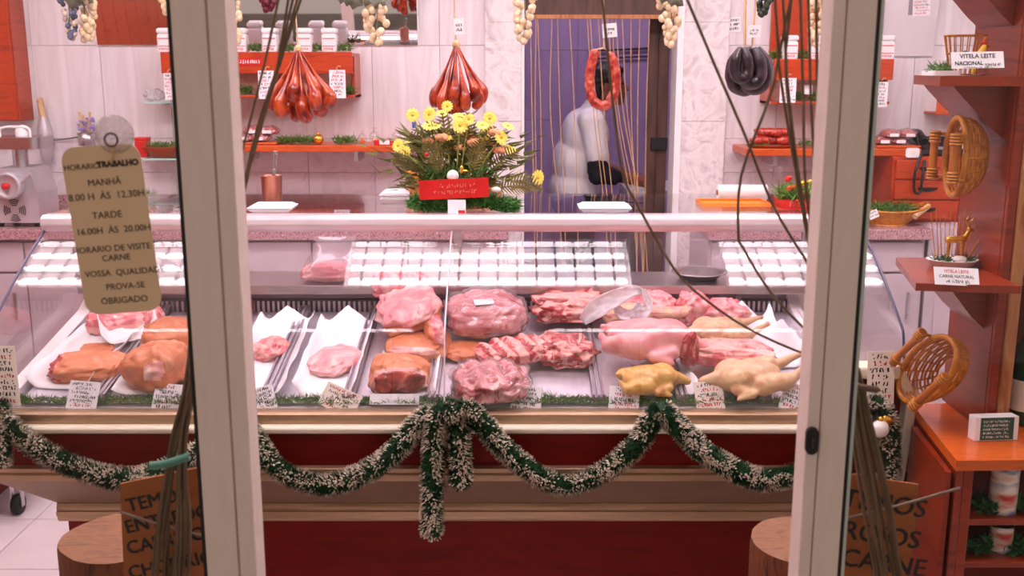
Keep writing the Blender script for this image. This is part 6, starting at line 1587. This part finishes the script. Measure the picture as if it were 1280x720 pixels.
# strand curtain of the street door, drawn to both sides and tied
def curtain(label, strands, tie, tail, n_bundle, seed, spread, tops):
    rd = random.Random(seed); Y = YD + .09
    T = PY(tie[0], tie[1], Y); root = thing('strand_curtain', label, 'curtain', (T.x, Y, T.z))
    for (pts) in strands:
        P = [PY(a, b3, Y + .004 * k) for k, (a, b3) in enumerate(pts)]
        d = (P[0] - P[1]); P = [P[0] + d * ((2.36 - P[0].z) / max(.05, d.z)) if d.z > .02 else P[0]] + P
        MB().tube(spline(P, 30), .0019, 6).build('strand', VINE, root)
    for k in range(n_bundle):
        o1 = Vector((rd.uniform(-.022, .022), rd.uniform(-.012, .012), 0)); e = PY(tail[0] + rd.uniform(-spread, spread), tail[1], Y)
        top = PY(tops[0] + rd.uniform(-14, 14), 0, Y); top.z = 2.36; md_ = PY(tops[1] + rd.uniform(-9, 9), 330, Y)
        MB().tube(spline([top, md_, T + o1 * .5, T.lerp(e, .5) + o1, e + o1], 26), .0026, 5).build('strand', VINE, root)
    return root
cl = curtain('olive strand curtain gathered behind the pane with the opening hours sign', [
    [(374, -10), (352, 70), (325, 150), (302, 250), (288, 330), (262, 450)], [(368, -10), (348, 78), (322, 158), (304, 235), (284, 330), (258, 450)], [(379, -10), (356, 60), (332, 140), (308, 225), (290, 300), (262, 420)],
    [(350, -10), (335, 60), (318, 130), (300, 200), (285, 260), (255, 420)], [(362, -10), (345, 90), (318, 185), (298, 275), (280, 360), (250, 460)]], (222, 560), (205, 740), 15, 3, 16, (272, 246))
c = PY(216, 572, YD + .088)
MB().tube(spline([(c.x - .025, YD + .072, c.z - .006), (c.x, YD + .066, c.z), (c.x + .028, YD + .072, c.z + .008)], 10), .006, 8).build('tie', mat('teal_cord', [(70, 130, 110), (90, 150, 130)], 10, .6), cl)
cr = curtain('olive strand curtain drawn aside behind the lock stile', [
    [(855, -10), (895, 85), (932, 171), (968, 260), (1017, 341), (1050, 400)], [(990, -10), (963, 117), (927, 217), (923, 292), (930, 312), (963, 365), (1007, 412), (1045, 440)], [(968, -10), (975, 90), (992, 200), (1010, 300), (1035, 420)],
    [(978, -10), (985, 110), (1000, 230), (1018, 330), (1040, 430)], [(990, -10), (982, 70), (988, 150), (1006, 270), (1030, 400)], [(1000, -10), (1004, 120), (1008, 240), (1030, 380)], [(1010, -10), (1014, 130), (1022, 260), (1040, 400)], [(1020, -10), (1022, 120), (1032, 260), (1048, 400)], [(1028, -10), (1034, 140), (1044, 300), (1052, 420)],
    [(752, -10), (765, 120), (778, 215), (799, 260), (844, 338), (889, 380), (943, 415), (1007, 443), (1045, 455)]], (1066, 470), (1112, 740), 15, 5, 10, (1066, 1050))
c = PY(1070, 478, YD + .088)
MB().tube(spline([(c.x - .022, YD + .072, c.z + .004), (c.x, YD + .066, c.z), (c.x + .024, YD + .072, c.z - .006)], 10), .005, 8).build('tie', VINE, cr)
# thin cord running across both cardboard signs
for (a, b3, l) in [((150, 640), (262, 672), 'thin grey cord stretched across the sign TEMOS ENTREDO'), ((1040, 652), (1200, 610), 'thin grey cord stretched across the sign TEMOS ROJOS')]:
    p, q = PY(*a, YD + .122), PY(*b3, YD + .122)
    o = MB().tube(spline([p, p.lerp(q, .5) + Vector((0, 0, -.002)), q], 10), .0022, 6).build('cord', mat('grey_cord', [(120, 100, 84), (140, 120, 100)], 10, .6)); tag(o, l, 'cord')
# ceiling spots over the customer side
SPOT = emitter('halogen_disc', (1.0, .86, .80), 110.0)
for k, (x, y) in enumerate([(-1.95, 2.62), (-1.2, 2.62), (.15, 2.62), (.82, 2.62), (1.55, 2.62)]):
    o = thing('ceiling_spot', 'recessed round ceiling spot %s' % ['near the red wood cladding', 'above the ham trays', 'above the bone tray', 'above the pale chickens', 'next to the shelf unit'][k], 'ceiling light', (x, y, CEIL))
    MB().lathe([(.055, CEIL - .012), (.055, CEIL - .0005), (.042, CEIL - .0005), (.042, CEIL - .012)], 24, 0, Matrix.Translation((x, y, 0))).build('ring', STEEL, o)
    MB().lathe([(.0415, CEIL - .006), (.0415, CEIL - .003)], 24, 0, Matrix.Translation((x, y, 0))).build('lamp_disc', SPOT, o)
